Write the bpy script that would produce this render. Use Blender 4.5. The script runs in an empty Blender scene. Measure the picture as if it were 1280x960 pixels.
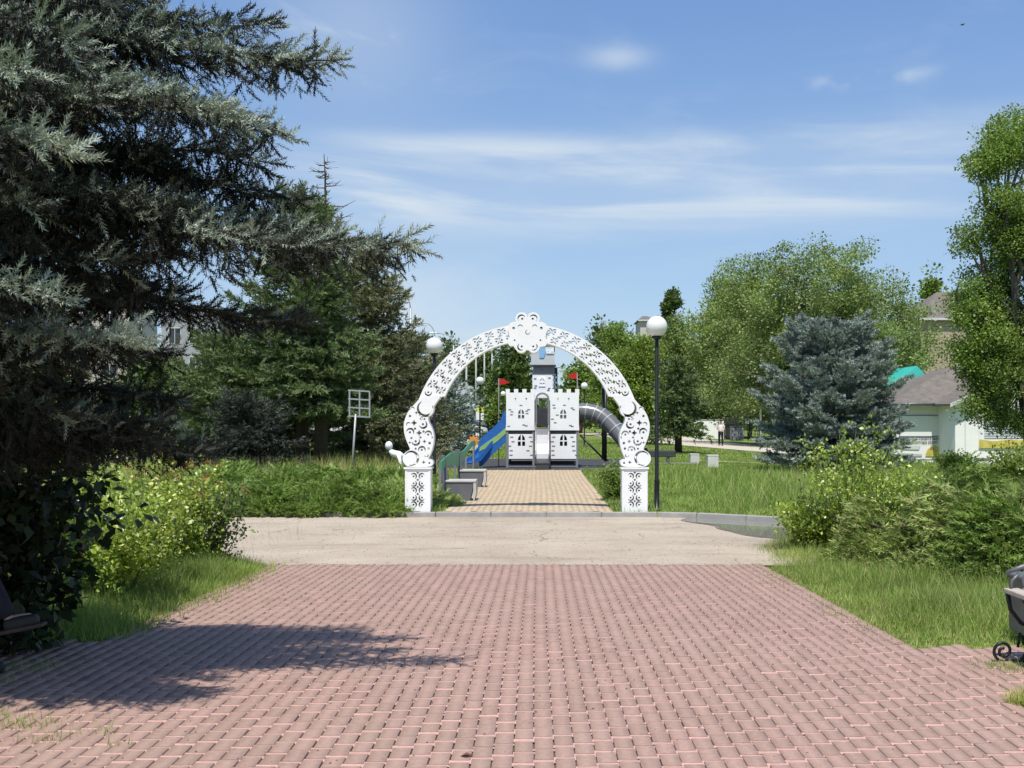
import bpy, bmesh, math, random
import numpy as np
from mathutils import Vector, Matrix, Euler
from mathutils.geometry import delaunay_2d_cdt

PI = math.pi
R = math.radians
scene = bpy.context.scene
COL = scene.collection
rng = np.random.default_rng(7)
random.seed(7)
F = 1340.0          # focal length of the photograph in its own 1280 px wide frame
CAMZ = 1.645
VX, VY = 672.0, 520.0

# ------------------------------------------------------------------ terrain
def smooth(a, b, x):
    t = np.clip((np.asarray(x, float) - a) / (b - a), 0, 1)
    return t * t * (3 - 2 * t)

def zplaza(y):
    y = np.asarray(y, float)
    return np.where(y < 13.4, -0.0256 * (y - 5), -0.215 - 0.0006 * (y - 13.4))

KERB = [(-14.0, 20.05), (-6, 19.9), (-2.9, 19.78), (2.2, 19.72), (2.9, 19.55), (3.7, 19.05), (4.4, 18.62), (5.2, 18.5), (6.4, 18.45), (9.5, 18.4)]
def gz(x, y):
    """height of the ground sheet"""
    x = np.asarray(x, float); y = np.asarray(y, float)
    front = zplaza(y) - 0.012
    ky = np.interp(x, [k[0] for k in KERB], [k[1] for k in KERB])
    back = -0.15 + 0 * y
    drop = -0.0125 * (np.clip(y, 22, 105) - 22) * smooth(1.5, 7.5, x * 22 / np.maximum(y, 22) * 1.0)
    t = smooth(ky + .03, ky + .12, y)
    front = np.where(y > 13.25, front - .03, front)
    side = smooth(3.5, 7.5, x)
    return front * (1 - t) + back * t + drop + 0.0 * side

def gzf(x, y): return float(gz(x, y))

def at(px, py, Y):
    """world point seen at photo pixel px,py at depth Y"""
    return Vector(((px - VX) / F * Y, Y, CAMZ - (py - VY) / F * Y))

def onground(px, Y):
    x = (px - VX) / F * Y
    return Vector((x, Y, gzf(x, Y)))

# ------------------------------------------------------------------ materials
MATS = {}
class NT:
    def __init__(s, mat):
        s.nt = mat.node_tree; s.n = s.nt.nodes; s.l = s.nt.links
    def new(s, typ, **kw):
        nd = s.n.new(typ)
        for k, v in kw.items():
            if k.startswith('i_'):
                nd.inputs[int(k[2:])].default_value = v
            else:
                setattr(nd, k, v)
        return nd
    def link(s, a, b): s.l.new(a, b)

def base_mat(name):
    m = bpy.data.materials.new(name); m.use_nodes = True
    t = NT(m)
    b = t.n['Principled BSDF']
    return m, t, b

def mat(name, col, rough=0.6, var=0.15, scale=6.0, metal=0.0, bump=0.0, bscale=60.0, dirt=None, spec=0.4):
    """procedural material: base colour varied by two noises, optional bump and grime"""
    if name in MATS: return MATS[name]
    m, t, b = base_mat(name)
    tc = t.new('ShaderNodeTexCoord')
    n1 = t.new('ShaderNodeTexNoise'); n1.inputs['Scale'].default_value = scale; n1.inputs['Detail'].default_value = 8
    n1.inputs['Roughness'].default_value = 0.65
    t.link(tc.outputs['Object'], n1.inputs['Vector'])
    r = t.new('ShaderNodeValToRGB')
    c = Vector(col)
    r.color_ramp.elements[0].position = 0.3; r.color_ramp.elements[1].position = 0.7
    r.color_ramp.elements[0].color = (*[max(0, v * (1 - var)) for v in c], 1)
    r.color_ramp.elements[1].color = (*[min(1, v * (1 + var)) for v in c], 1)
    t.link(n1.outputs['Fac'], r.inputs['Fac'])
    out = r.outputs['Color']
    if dirt:
        n2 = t.new('ShaderNodeTexNoise'); n2.inputs['Scale'].default_value = scale * 0.35; n2.inputs['Detail'].default_value = 10
        n2.inputs['Roughness'].default_value = 0.75
        t.link(tc.outputs['Object'], n2.inputs['Vector'])
        rr = t.new('ShaderNodeValToRGB'); rr.color_ramp.elements[0].position = 0.52; rr.color_ramp.elements[1].position = 0.72
        t.link(n2.outputs['Fac'], rr.inputs['Fac'])
        mx = t.new('ShaderNodeMixRGB'); mx.inputs[2].default_value = (*dirt[:3], 1)
        ml = t.new('ShaderNodeMath', operation='MULTIPLY'); ml.inputs[1].default_value = dirt[3] if len(dirt) > 3 else 0.5
        t.link(rr.outputs['Color'], ml.inputs[0]); t.link(ml.outputs[0], mx.inputs[0])
        t.link(out, mx.inputs[1]); out = mx.outputs[0]
    t.link(out, b.inputs['Base Color'])
    b.inputs['Roughness'].default_value = rough; b.inputs['Metallic'].default_value = metal
    b.inputs['Specular IOR Level'].default_value = spec
    if bump:
        n3 = t.new('ShaderNodeTexNoise'); n3.inputs['Scale'].default_value = bscale; n3.inputs['Detail'].default_value = 6
        t.link(tc.outputs['Object'], n3.inputs['Vector'])
        bp = t.new('ShaderNodeBump'); bp.inputs['Strength'].default_value = bump; bp.inputs['Distance'].default_value = 0.02
        t.link(n3.outputs['Fac'], bp.inputs['Height']); t.link(bp.outputs[0], b.inputs['Normal'])
    MATS[name] = m
    return m

def leafmat(name, c1, c2, c3=None, p3=0.08, clump=1.2, transl=0.3, rough=0.5, spec=0.3, lo=0.68, hi=1.3):
    """foliage: random colour per leaf, light and dark clumps, some light through the leaf"""
    if name in MATS: return MATS[name]
    m, t, b = base_mat(name)
    g = t.new('ShaderNodeNewGeometry')
    r = t.new('ShaderNodeValToRGB')
    e = r.color_ramp.elements
    e[0].position = 0; e[0].color = (*c1, 1); e[1].position = 0.9 if c3 else 1.0; e[1].color = (*c2, 1)
    if c3:
        e[1].position = 1 - p3 - 0.03
        x = e.new(1 - p3); x.color = (*c3, 1)
    t.link(g.outputs['Random Per Island'], r.inputs['Fac'])
    n = t.new('ShaderNodeTexNoise'); n.inputs['Scale'].default_value = clump; n.inputs['Detail'].default_value = 3
    tc = t.new('ShaderNodeTexCoord'); t.link(tc.outputs['Object'], n.inputs['Vector'])
    mr = t.new('ShaderNodeMapRange'); mr.inputs[1].default_value = 0.3; mr.inputs[2].default_value = 0.7
    mr.inputs[3].default_value = lo; mr.inputs[4].default_value = hi
    t.link(n.outputs['Fac'], mr.inputs[0])
    mx = t.new('ShaderNodeVectorMath', operation='SCALE')
    t.link(r.outputs['Color'], mx.inputs[0]); t.link(mr.outputs[0], mx.inputs['Scale'])
    t.link(mx.outputs[0], b.inputs['Base Color'])
    b.inputs['Roughness'].default_value = rough; b.inputs['Specular IOR Level'].default_value = spec
    if transl:
        tr = t.new('ShaderNodeBsdfTranslucent')
        m2 = t.new('ShaderNodeVectorMath', operation='MULTIPLY'); m2.inputs[1].default_value = (1.25, 1.35, 0.6)
        t.link(mx.outputs[0], m2.inputs[0]); t.link(m2.outputs[0], tr.inputs['Color'])
        ms = t.new('ShaderNodeMixShader'); ms.inputs[0].default_value = transl
        t.link(b.outputs[0], ms.inputs[1]); t.link(tr.outputs[0], ms.inputs[2])
        t.link(ms.outputs[0], t.n['Material Output'].inputs['Surface'])
    MATS[name] = m
    return m

# ------------------------------------------------------------------ objects
def tag(o, label=None, cat=None, group=None, kind=None):
    if label: o['label'] = label
    if cat: o['category'] = cat
    if group: o['group'] = group
    if kind: o['kind'] = kind
    return o

def empty(name, loc, label, cat, group=None, rz=0.0):
    o = bpy.data.objects.new(name, None); COL.objects.link(o)
    o.location = loc; o.rotation_euler = (0, 0, rz); o.empty_display_size = 0.2
    return tag(o, label, cat, group)

def copy_tree(o, parent=None):
    c = o.copy(); COL.objects.link(c); c.parent = parent
    for ch in list(o.children): copy_tree(ch, c)
    return c

def link_mesh(name, me, parent=None, mats=None):
    o = bpy.data.objects.new(name, me); COL.objects.link(o)
    if mats is not None:
        for m in (mats if isinstance(mats, (list, tuple)) else [mats]): me.materials.append(m)
    if parent is not None: o.parent = parent
    return o

def np_mesh(name, verts, faces, mats, parent=None, midx=None, smooth_=False):
    """verts (N,3), faces (M,k) constant k"""
    verts = np.ascontiguousarray(verts, dtype=np.float32); faces = np.ascontiguousarray(faces, dtype=np.int32)
    me = bpy.data.meshes.new(name)
    M, k = faces.shape
    me.vertices.add(len(verts)); me.vertices.foreach_set('co', verts.ravel())
    me.loops.add(M * k); me.loops.foreach_set('vertex_index', faces.ravel())
    me.polygons.add(M)
    me.polygons.foreach_set('loop_start', np.arange(0, M * k, k, dtype=np.int32))
    me.polygons.foreach_set('loop_total', np.full(M, k, dtype=np.int32))
    if midx is not None: me.polygons.foreach_set('material_index', np.asarray(midx, dtype=np.int32))
    me.update(calc_edges=True)
    if smooth_: me.polygons.foreach_set('use_smooth', np.ones(M, dtype=bool))
    return link_mesh(name, me, parent, mats)

class MB:
    """collects simple shapes into ONE mesh"""
    def __init__(s): s.v = []; s.f = []; s.mi = []; s.sm = []
    def add(s, vs, fs, mi=0, sm=False):
        o = len(s.v); s.v += [tuple(v) for v in vs]
        for f in fs: s.f.append(tuple(i + o for i in f)); s.mi.append(mi); s.sm.append(sm)
        return s
    def box(s, c, d, rot=None, mi=0, bev=0.0, taper=1.0):
        x, y, z = d[0] / 2, d[1] / 2, d[2] / 2
        if bev > 0:
            bm = bmesh.new(); bmesh.ops.create_cube(bm, size=1)
            for v in bm.verts: v.co = Vector((v.co.x * d[0], v.co.y * d[1], v.co.z * d[2]))
            bmesh.ops.bevel(bm, geom=bm.edges[:], offset=min(bev, min(d) * .45), segments=2, affect='EDGES', profile=0.6)
            bm.verts.index_update()
            vs = [v.co.copy() for v in bm.verts]; fs = [[v.index for v in f.verts] for f in bm.faces]; bm.free()
        else:
            vs = [Vector((sx * x * (taper if sz > 0 else 1), sy * y * (taper if sz > 0 else 1), sz * z)) for sz in (-1, 1) for sy in (-1, 1) for sx in (-1, 1)]
            fs = [(0, 2, 3, 1), (4, 5, 7, 6), (0, 1, 5, 4), (2, 6, 7, 3), (0, 4, 6, 2), (1, 3, 7, 5)]
        if rot is not None:
            M = rot if isinstance(rot, Matrix) else Euler(rot).to_matrix()
            vs = [M @ v for v in vs]
        c = Vector(c)
        return s.add([v + c for v in vs], fs, mi)
    def tube(s, pts, rad, n=8, mi=0, cap=True, flat=1.0):
        pts = [Vector(p) for p in pts]
        if not hasattr(rad, '__len__'): rad = [rad] * len(pts)
        vs = []; prev = None
        for i, p in enumerate(pts):
            d = (pts[min(i + 1, len(pts) - 1)] - pts[max(i - 1, 0)])
            d = d.normalized() if d.length > 1e-9 else Vector((0, 0, 1))
            if prev is None:
                a = d.orthogonal().normalized()
            else:
                a = prev - d * prev.dot(d)
                a = a.normalized() if a.length > 1e-6 else d.orthogonal().normalized()
            prev = a; b = d.cross(a)
            for k in range(n):
                t = 2 * PI * k / n
                vs.append(p + (a * math.cos(t) + b * math.sin(t) * flat) * rad[i])
        fs = []
        for i in range(len(pts) - 1):
            for k in range(n):
                fs.append((i * n + k, i * n + (k + 1) % n, (i + 1) * n + (k + 1) % n, (i + 1) * n + k))
        s.add(vs, fs, mi, True)
        if cap:
            o = len(s.v) - len(vs)
            s.f.append(tuple(o + k for k in range(n))[::-1]); s.mi.append(mi); s.sm.append(False)
            e = o + (len(pts) - 1) * n
            s.f.append(tuple(e + k for k in range(n))); s.mi.append(mi); s.sm.append(False)
        return s
    def lathe(s, prof, c=(0, 0, 0), n=16, mi=0):
        c = Vector(c); vs = []; fs = []
        for r, z in prof:
            for k in range(n):
                t = 2 * PI * k / n; vs.append(c + Vector((r * math.cos(t), r * math.sin(t), z)))
        for i in range(len(prof) - 1):
            for k in range(n):
                fs.append((i * n + k, i * n + (k + 1) % n, (i + 1) * n + (k + 1) % n, (i + 1) * n + k))
        return s.add(vs, fs, mi, True)
    def sphere(s, c, r, n=20, m=12, sc=(1, 1, 1), mi=0):
        c = Vector(c); vs = []; fs = []
        for i in range(m + 1):
            p = PI * i / m
            for k in range(n):
                t = 2 * PI * k / n
                vs.append(c + Vector((r * sc[0] * math.sin(p) * math.cos(t), r * sc[1] * math.sin(p) * math.sin(t), -r * sc[2] * math.cos(p))))
        for i in range(m):
            for k in range(n):
                fs.append((i * n + k, i * n + (k + 1) % n, (i + 1) * n + (k + 1) % n, (i + 1) * n + k))
        return s.add(vs, fs, mi, True)
    def prism(s, poly, axis, a, b, mi=0):
        """poly: 2-D points; extruded along axis ('x','y','z') from a to b"""
        def P(u, v, w):
            return {'y': (u, w, v), 'x': (w, u, v), 'z': (u, v, w)}[axis]
        n = len(poly)
        vs = [P(u, v, a) for u, v in poly] + [P(u, v, b) for u, v in poly]
        fs = [tuple(range(n))[::-1], tuple(range(n, 2 * n))] + [(i, (i + 1) % n, n + (i + 1) % n, n + i) for i in range(n)]
        return s.add(vs, fs, mi)
    def build(s, name, mats, parent=None, offset=None):
        me = bpy.data.meshes.new(name)
        vs = s.v
        if offset is not None: vs = [(v[0] - offset[0], v[1] - offset[1], v[2] - offset[2]) for v in vs]
        me.from_pydata(vs, [], s.f)
        me.polygons.foreach_set('material_index', s.mi)
        me.polygons.foreach_set('use_smooth', s.sm)
        me.update()
        bm = bmesh.new(); bm.from_mesh(me); bmesh.ops.recalc_face_normals(bm, faces=bm.faces); bm.to_mesh(me); bm.free()
        return link_mesh(name, me, parent, mats)

def plate2d(name, outer, holes, thick, mats, parent=None, offset=(0, 0, 0)):
    """flat plate in the XZ plane with real cut-outs"""
    polys = [list(outer)] + [list(h) for h in holes]
    V = []; E = []
    for p in polys:
        o = len(V); V += [Vector(q) for q in p]; E.append(list(range(o, o + len(p))))
    ov, oe, of = delaunay_2d_cdt(V, [], E, 2, 1e-6)[:3]
    n = len(ov); t = thick / 2
    vs = [(v.x + offset[0], offset[1] - t, v.y + offset[2]) for v in ov] + [(v.x + offset[0], offset[1] + t, v.y + offset[2]) for v in ov]
    fs = [tuple(f) for f in of] + [tuple(i + n for i in f[::-1]) for f in of]
    cnt = {}
    for f in of:
        for i in range(len(f)):
            k = (f[i], f[(i + 1) % len(f)])
            cnt[frozenset(k)] = None if frozenset(k) in cnt else k
    fs += [(k[1], k[0], k[0] + n, k[1] + n) for k in cnt.values() if k]
    me = bpy.data.meshes.new(name); me.from_pydata(vs, [], fs); me.update()
    bm = bmesh.new(); bm.from_mesh(me); bmesh.ops.recalc_face_normals(bm, faces=bm.faces); bm.to_mesh(me); bm.free()
    return link_mesh(name, me, parent, mats)

def merge(a, b):
    """b's mesh joins a's mesh (pattern on a part), keeping its own material"""
    bm = bmesh.new(); bm.from_mesh(a.data); na = len(bm.faces); bm.from_mesh(b.data); bm.faces.ensure_lookup_table()
    off = len(a.data.materials)
    for f in bm.faces[na:]: f.material_index += off
    bm.to_mesh(a.data); bm.free()
    for m in b.data.materials: a.data.materials.append(m)
    bpy.data.objects.remove(b)
    return a

def text_mesh(name, body, size, loc, m, parent, rot=(PI / 2, 0, 0), ext=0.004, align='CENTER', sx=1.0):
    cu = bpy.data.curves.new(name, 'FONT'); cu.body = body; cu.size = size; cu.extrude = ext
    cu.align_x = align; cu.align_y = 'CENTER'
    cu.offset = size * 0.015
    ob = bpy.data.objects.new(name + '_tmp', cu); COL.objects.link(ob)
    dg = bpy.context.evaluated_depsgraph_get(); dg.update()
    me = bpy.data.meshes.new_from_object(ob.evaluated_get(dg))
    bpy.data.objects.remove(ob)
    me.materials.clear(); me.name = name
    me.transform(Matrix.Diagonal((sx, 1, 1, 1)))
    o = link_mesh(name, me, parent, m)
    o.location = loc; o.rotation_euler = rot
    return o

# ------------------------------------------------------------------ foliage engines
def rand_unit(n):
    v = rng.normal(size=(n, 3)); return v / np.linalg.norm(v, axis=1, keepdims=True)

def frames(d, roll=None):
    """rotation matrices whose columns are side, dir, normal"""
    d = d / np.linalg.norm(d, axis=1, keepdims=True)
    a = np.tile(np.array([0, 0, 1.0]), (len(d), 1))
    bad = np.abs(d[:, 2]) > 0.95; a[bad] = [1, 0, 0]
    s = np.cross(d, a); s /= np.linalg.norm(s, axis=1, keepdims=True)
    n = np.cross(s, d)
    if roll is not None:
        c, k = np.cos(roll)[:, None], np.sin(roll)[:, None]
        s, n = s * c + n * k, n * c - s * k
    return np.stack([s, d, n], axis=2)

def scatter(pv, pf, fr, pos, sc):
    """copies of a prototype as one vertex/face soup"""
    N = len(pos); k = len(pv)
    v = np.einsum('nij,kj->nki', fr, pv) * np.asarray(sc).reshape(N, 1, 1) + pos[:, None, :]
    f = pf[None, :, :] + (np.arange(N) * k)[:, None, None]
    return v.reshape(-1, 3), f.reshape(-1, pf.shape[1])

LEAF_V = np.array([[0, 0, 0], [-.34, .45, .07], [0, 1, -.04], [.34, .45, .07]])
LEAF_F = np.array([[0, 1, 2, 3]])

def leaf_cloud(name, centres, rad, per, size, m, parent, up=0.35, droop=0.0, out=None, flat=0.7, width=1.0):
    """leaves filling small clumps round the given centres"""
    K = len(centres)
    c = np.repeat(centres, per, axis=0); r = np.repeat(np.broadcast_to(rad, (K,)), per)
    off = rand_unit(K * per) * (rng.random(K * per) ** 0.45 * r)[:, None]
    off[:, 2] *= flat
    p = c + off
    d = off / (np.linalg.norm(off, axis=1, keepdims=True) + 1e-6) * 0.8 + rand_unit(K * per) * 0.8
    d[:, 2] += up - droop
    fr = frames(d, rng.random(K * per) * 2 * PI * 0.35 - .35 * PI)
    pv = LEAF_V.copy(); pv[:, 0] *= width
    v, f = scatter(pv, LEAF_F, fr, p, size * (0.6 + 0.8 * rng.random(K * per)))
    return np_mesh(name, v, f, m, parent)

def val_noise(p, s, seed):
    q = np.asarray(p) * s + seed * 17.3
    return (np.sin(q[:, 0] * 1.7 + np.sin(q[:, 1] * 1.3) * 1.5) + np.sin(q[:, 1] * 1.9 + np.sin(q[:, 2] * 1.1) * 1.7) + np.sin(q[:, 2] * 2.1 + np.sin(q[:, 0] * 1.2) * 1.3)) / 3

def limb(mb, a, b, r0, r1, wob=0.08, n=6, k=7, sag=0.0):
    a = Vector(a); b = Vector(b); L = (b - a).length
    pts = []; rad = []
    for i in range(k):
        t = i / (k - 1)
        p = a.lerp(b, t)
        if 0 < i < k - 1: p += Vector(rand_unit(1)[0]) * L * wob * 0.5
        p.z += sag * math.sin(PI * t)
        pts.append(p); rad.append(r0 * (1 - t) + r1 * t)
    mb.tube(pts, rad, n)
    return pts

def broad_tree(label, cat_group, base, lobes, leafm, barkm, nclump=260, per=60, rc=0.55, leaf=0.16, trunk_r=0.18, trunk_h=None, name='broadleaf_tree', seed=1, droop=0.0, hollow=0.35, gap=0.1, cat='tree', flat=0.75):
    """trunk with limbs and an uneven crown of leaf clumps; lobes relative to base (x,y,z,rx,ry,rz)"""
    t = empty(name, base, label, cat, cat_group)
    lob = np.array(lobes, float)
    vol = lob[:, 3] * lob[:, 4] * lob[:, 5]; pr = vol ** 0.75; pr /= pr.sum()
    idx = rng.choice(len(lob), size=nclump * 2, p=pr)
    u = rand_unit(len(idx)); rr = (hollow ** 3 + (1 - hollow ** 3) * rng.random(len(idx))) ** (1 / 3.0)
    rr *= 1 + 0.16 * val_noise(u, 3.5, seed)
    c = lob[idx, :3] + u * rr[:, None] * lob[idx, 3:]
    keep = val_noise(c, 0.9, seed) > (-0.45 + gap)
    c = c[keep][:nclump]
    rads = rc * (0.55 + 0.8 * rng.random(len(c)))
    leaf_cloud('crown', c, rads, per, leaf, leafm, t, droop=droop, flat=flat)
    mb = MB()
    zc = lob[:, 2].min() if trunk_h is None else trunk_h
    top = Vector((float(lob[:, 0].mean()) * .5, float(lob[:, 1].mean()) * .5, zc))
    limb(mb, (0, 0, -0.1), top, trunk_r, trunk_r * 0.7, 0.03, 9)
    for L in lob:
        mid = limb(mb, top, L[:3], trunk_r * 0.55, trunk_r * 0.15, 0.12, 6)
        for q in range(4):
            e = Vector(L[:3]) + Vector(rand_unit(1)[0] * L[3:] * 0.85)
            limb(mb, mid[random.randint(2, 5)], e, trunk_r * 0.22, trunk_r * 0.05, 0.1, 5)
    mb.build('trunk', barkm, t)
    return t

def needle_proto(n, length, nl, nw, ang=55, core=True, seedv=1):
    """spruce twig along +Y: needles all round, pointing forward"""
    g = np.random.default_rng(seedv); v = []; f = []
    for i in range(n):
        t = (i + 0.5) / n; y = length * t
        phi = 2.399 * i + g.random() * .6; a = R(ang) * (1 - 0.45 * t) * (0.8 + .4 * g.random())
        d = np.array([math.sin(a) * math.cos(phi), math.cos(a), math.sin(a) * math.sin(phi)])
        s = np.cross(d, [0.3, 0.2, 0.9]); s /= np.linalg.norm(s)
        l = nl * (0.75 + .5 * g.random()) * (1 - 0.25 * t)
        b = np.array([0, y, 0]); o = len(v)
        v += [b - s * nw / 2, b + s * nw / 2, b + d * l]
        f.append([o, o + 1, o + 2])
    return np.array(v), np.array(f)

def conifer_points(brs, step, sec_step, sec_len, hang, rngl, twigs_main=True):
    """brs: list of polylines (np arrays). returns twig positions, directions and a wood builder"""
    P = []; D = []; wood = MB()
    for pl, r0 in brs:
        seg = np.linalg.norm(np.diff(pl, axis=0), axis=1); L = seg.sum()
        cum = np.concatenate([[0], np.cumsum(seg)])
        wood.tube([tuple(p) for p in pl], [r0 * (1 - .85 * c / L) for c in cum], 5, cap=False)
        def ev(s):
            i = min(np.searchsorted(cum, s, 'right') - 1, len(seg) - 1); i = max(i, 0)
            t = (s - cum[i]) / max(seg[i], 1e-6)
            return pl[i] * (1 - t) + pl[i + 1] * t, (pl[i + 1] - pl[i]) / max(seg[i], 1e-6)
        s = 0.12 * L
        while s < L:
            p, d = ev(s); fr = s / L
            side = np.cross(d, [0, 0, 1.0]); side /= (np.linalg.norm(side) + 1e-6)
            for sg in (-1, 1):
                l = sec_len * (1 - 0.75 * fr) * (0.6 + 0.7 * rngl.random()) * min(1, L / 1.5)
                h = hang * (0.4 + 1.0 * rngl.random()) * (1 - .5 * fr)
                dd = d * 0.65 + side * sg * (0.75) + np.array([0, 0, -h]); dd /= np.linalg.norm(dd)
                q = p.copy(); m = max(1, int(l / step)); e = p + dd * l + np.array([0, 0, -0.12 * h * l])
                if l > 0.25: wood.tube([tuple(p), tuple((p + e) / 2 + np.array([0, 0, .02])), tuple(e)], [r0 * .22, r0 * .16, r0 * .06], 4, cap=False)
                for k in range(m + 1):
                    t = k / max(m, 1); pos = p + (e - p) * t + rngl.normal(size=3) * step * .22
                    P.append(pos)
                    jit = rngl.normal(size=3) * 0.38
                    td = dd * 0.9 + d * .25 + jit + np.array([0, 0, 0.12 - 0.55 * h]); D.append(td)
                    if rngl.random() < 0.8:
                        P.append(pos); D.append(dd * .5 + side * (rngl.random() - .5) * 2.2 + d * .5 + rngl.normal(size=3) * .35 + np.array([0, 0, .15 - .4 * h]))
            if twigs_main:
                P.append(p); D.append(d + np.array([0, 0, .45]) + rngl.normal(size=3) * .3)
            s += sec_step * (0.7 + .6 * rngl.random())
        P.append(pl[-1] - (pl[-1] - pl[-2]) * .2); D.append(pl[-1] - pl[-2])
    return np.array(P), np.array(D), wood

def conifer(label, base, H, Rad, h0, leafm, barkm, twig, tsize, whorls=16, per=7, step=0.18, sec_step=0.2, sec_len=0.9, hang=0.4, droop=0.25, up=0.25, group=None, name='spruce_tree', seed=3, power=0.85, asym=None, trunk_r=0.16, ragged=0.25, skip=0.0, elev=(-12, 55)):
    g = np.random.default_rng(seed)
    t = empty(name, base, label, 'tree', group)
    brs = []
    for i in range(whorls):
        f = i / (whorls - 1); h = h0 + (H * 0.985 - h0) * f ** 0.92
        for k in range(max(4, int(per * (1 - .35 * f)))):
            if g.random() < skip: continue
            az = 2 * PI * (k + g.random() * .9) / per + i * 1.3
            L = (Rad * (1 - f) ** power + 0.12) * (1 - ragged + 2 * ragged * g.random())
            if asym is not None: L *= asym(az, f)
            e = R(elev[0] + elev[1] * f)
            d = np.array([math.cos(az), math.sin(az), 0])
            pl = []
            for s in np.linspace(0, 1, 6):
                z = L * (math.tan(e) * s * .8 - droop * (1 - f) * s * s + up * s ** 3)
                pl.append(d * L * s + np.array([0, 0, h + (g.random() - .5) * 0.02 + z]))
            brs.append((np.array(pl), 0.012 + .012 * L))
    P, D, wood = conifer_points(brs, step, sec_step, sec_len, hang, g)
    P = np.concatenate([P, [[0, 0, H * f] for f in np.linspace(.9, 1, 10)]]); D = np.concatenate([D, [[.25 * math.cos(i * 2.4), .25 * math.sin(i * 2.4), 1] for i in range(10)]])
    fr = frames(D, g.random(len(D)) * 2 * PI)
    v, f = scatter(twig[0], twig[1], fr, P, tsize * (.75 + .5 * g.random(len(P))))
    np_mesh('crown', v, f, leafm, t)
    wood.tube([(0, 0, -.15), (0, 0, h0), (0.02, 0, H * .5), (0, 0, H * .98)], [trunk_r * 1.25, trunk_r, trunk_r * .6, 0.015], 9)
    wood.build('trunk', barkm, t)
    return t

# ------------------------------------------------------------------ palettes
bark_dark = mat('bark_dark', (.055, .042, .034), .9, .4, 14, bump=.8, bscale=30)
bark_grey = mat('bark_grey', (.12, .1, .085), .9, .35, 12, bump=.6, bscale=30)
needle_lit_tip_ = leafmat('needles_silver_lit_tips', (0.196, 0.236, 0.190), (0.414, 0.471, 0.374), None, .05, 5, .06, .5, .35)  # silver needles, paler to paint sunlight onto bough tops and tips
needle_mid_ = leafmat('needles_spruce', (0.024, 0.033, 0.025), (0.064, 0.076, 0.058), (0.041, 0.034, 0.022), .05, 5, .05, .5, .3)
needle_shade_ = leafmat('needles_shade_dark', (0.008, 0.011, 0.008), (0.028, 0.034, 0.025), (0.035, 0.027, 0.018), .10, 4, .03, .6, .25)  # near-black colour paints the heavy shade under the near spruce's boughs
needle_green = leafmat('needles_green', (0.077, 0.123, 0.048), (0.197, 0.258, 0.099), (0.172, 0.146, 0.077), .05, .8, .15, .6)
needle_blue = leafmat('needles_blue', (.13, .17, .155), (.47, .54, .49), None, .1, 2.6, .06, .5, .3, .55, 1.4)
needle_olive = leafmat('needles_olive', (0.103, 0.130, 0.061), (0.257, 0.275, 0.146), (0.275, 0.223, 0.146), .12, .8, .15, .6)
leaf_mid = leafmat('leaves_mid', (0.102, 0.172, 0.045), (0.278, 0.371, 0.090), (0.353, 0.412, 0.162), .06, .35, .35)
leaf_olive = leafmat('leaves_olive', (0.122, 0.184, 0.057), (0.297, 0.379, 0.132), (0.348, 0.344, 0.212), .08, .35, .3)
leaf_yellow = leafmat('leaves_yellowgreen', (0.121, 0.186, 0.041), (0.305, 0.387, 0.092), (0.353, 0.417, 0.167), .08, .5, .4)
leaf_deep = leafmat('leaves_deep', (0.049, 0.089, 0.028), (0.154, 0.218, 0.064), (0.226, 0.292, 0.113), .06, .4, .3)
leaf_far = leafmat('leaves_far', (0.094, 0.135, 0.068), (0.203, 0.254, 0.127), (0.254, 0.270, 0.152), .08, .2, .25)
leaf_rose = leafmat('leaves_rose', (0.122, 0.206, 0.029), (0.409, 0.504, 0.085), (0.738, 0.783, 0.277), .10, 2.2, .35, .35, .5)
leaf_red = leafmat('leaves_red_tips', (.28, .07, .03), (.36, .19, .07), None, .1, 3, .35, .4)
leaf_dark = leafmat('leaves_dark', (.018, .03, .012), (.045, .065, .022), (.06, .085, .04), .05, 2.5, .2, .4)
leaf_juniper = leafmat('juniper_sprays', (0.101, 0.167, 0.037), (0.290, 0.413, 0.092), (0.335, 0.290, 0.144), .05, 1.4, .2, .6)
leaf_juniper2 = leafmat('juniper_sprays_grey', (0.162, 0.220, 0.066), (0.444, 0.534, 0.168), (0.458, 0.364, 0.179), .06, 1.4, .2, .6)
grass_lush = leafmat('grass_blades', (.15, .235, .05), (.36, .46, .125), (.50, .46, .22), .09, .9, .35, .55)
grass_dry = leafmat('grass_blades_dry', (0.210, 0.255, 0.060), (0.420, 0.450, 0.135), (0.600, 0.510, 0.255), .22, 1.2, .35, .55)
white_paint = mat('white_paint', (.88, .88, .87), .5, .03, 3, dirt=(.72, .70, .66, .3))
grey_metal = mat('grey_metal', (.16, .165, .175), .45, .12, 8, metal=.3)
black_metal = mat('black_metal', (.012, .012, .013), .4, .2, 8)
conc = mat('concrete', (.36, .35, .33), .85, .16, 5, bump=.3, bscale=80, dirt=(.18, .17, .15, .5))
glass_dark = mat('window_glass', (.03, .035, .04), .12, .2, 2, spec=.8)
wood_grey = mat('weathered_wood', (.46, .41, .35), .75, .2, 12, bump=.3, bscale=90)

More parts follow.
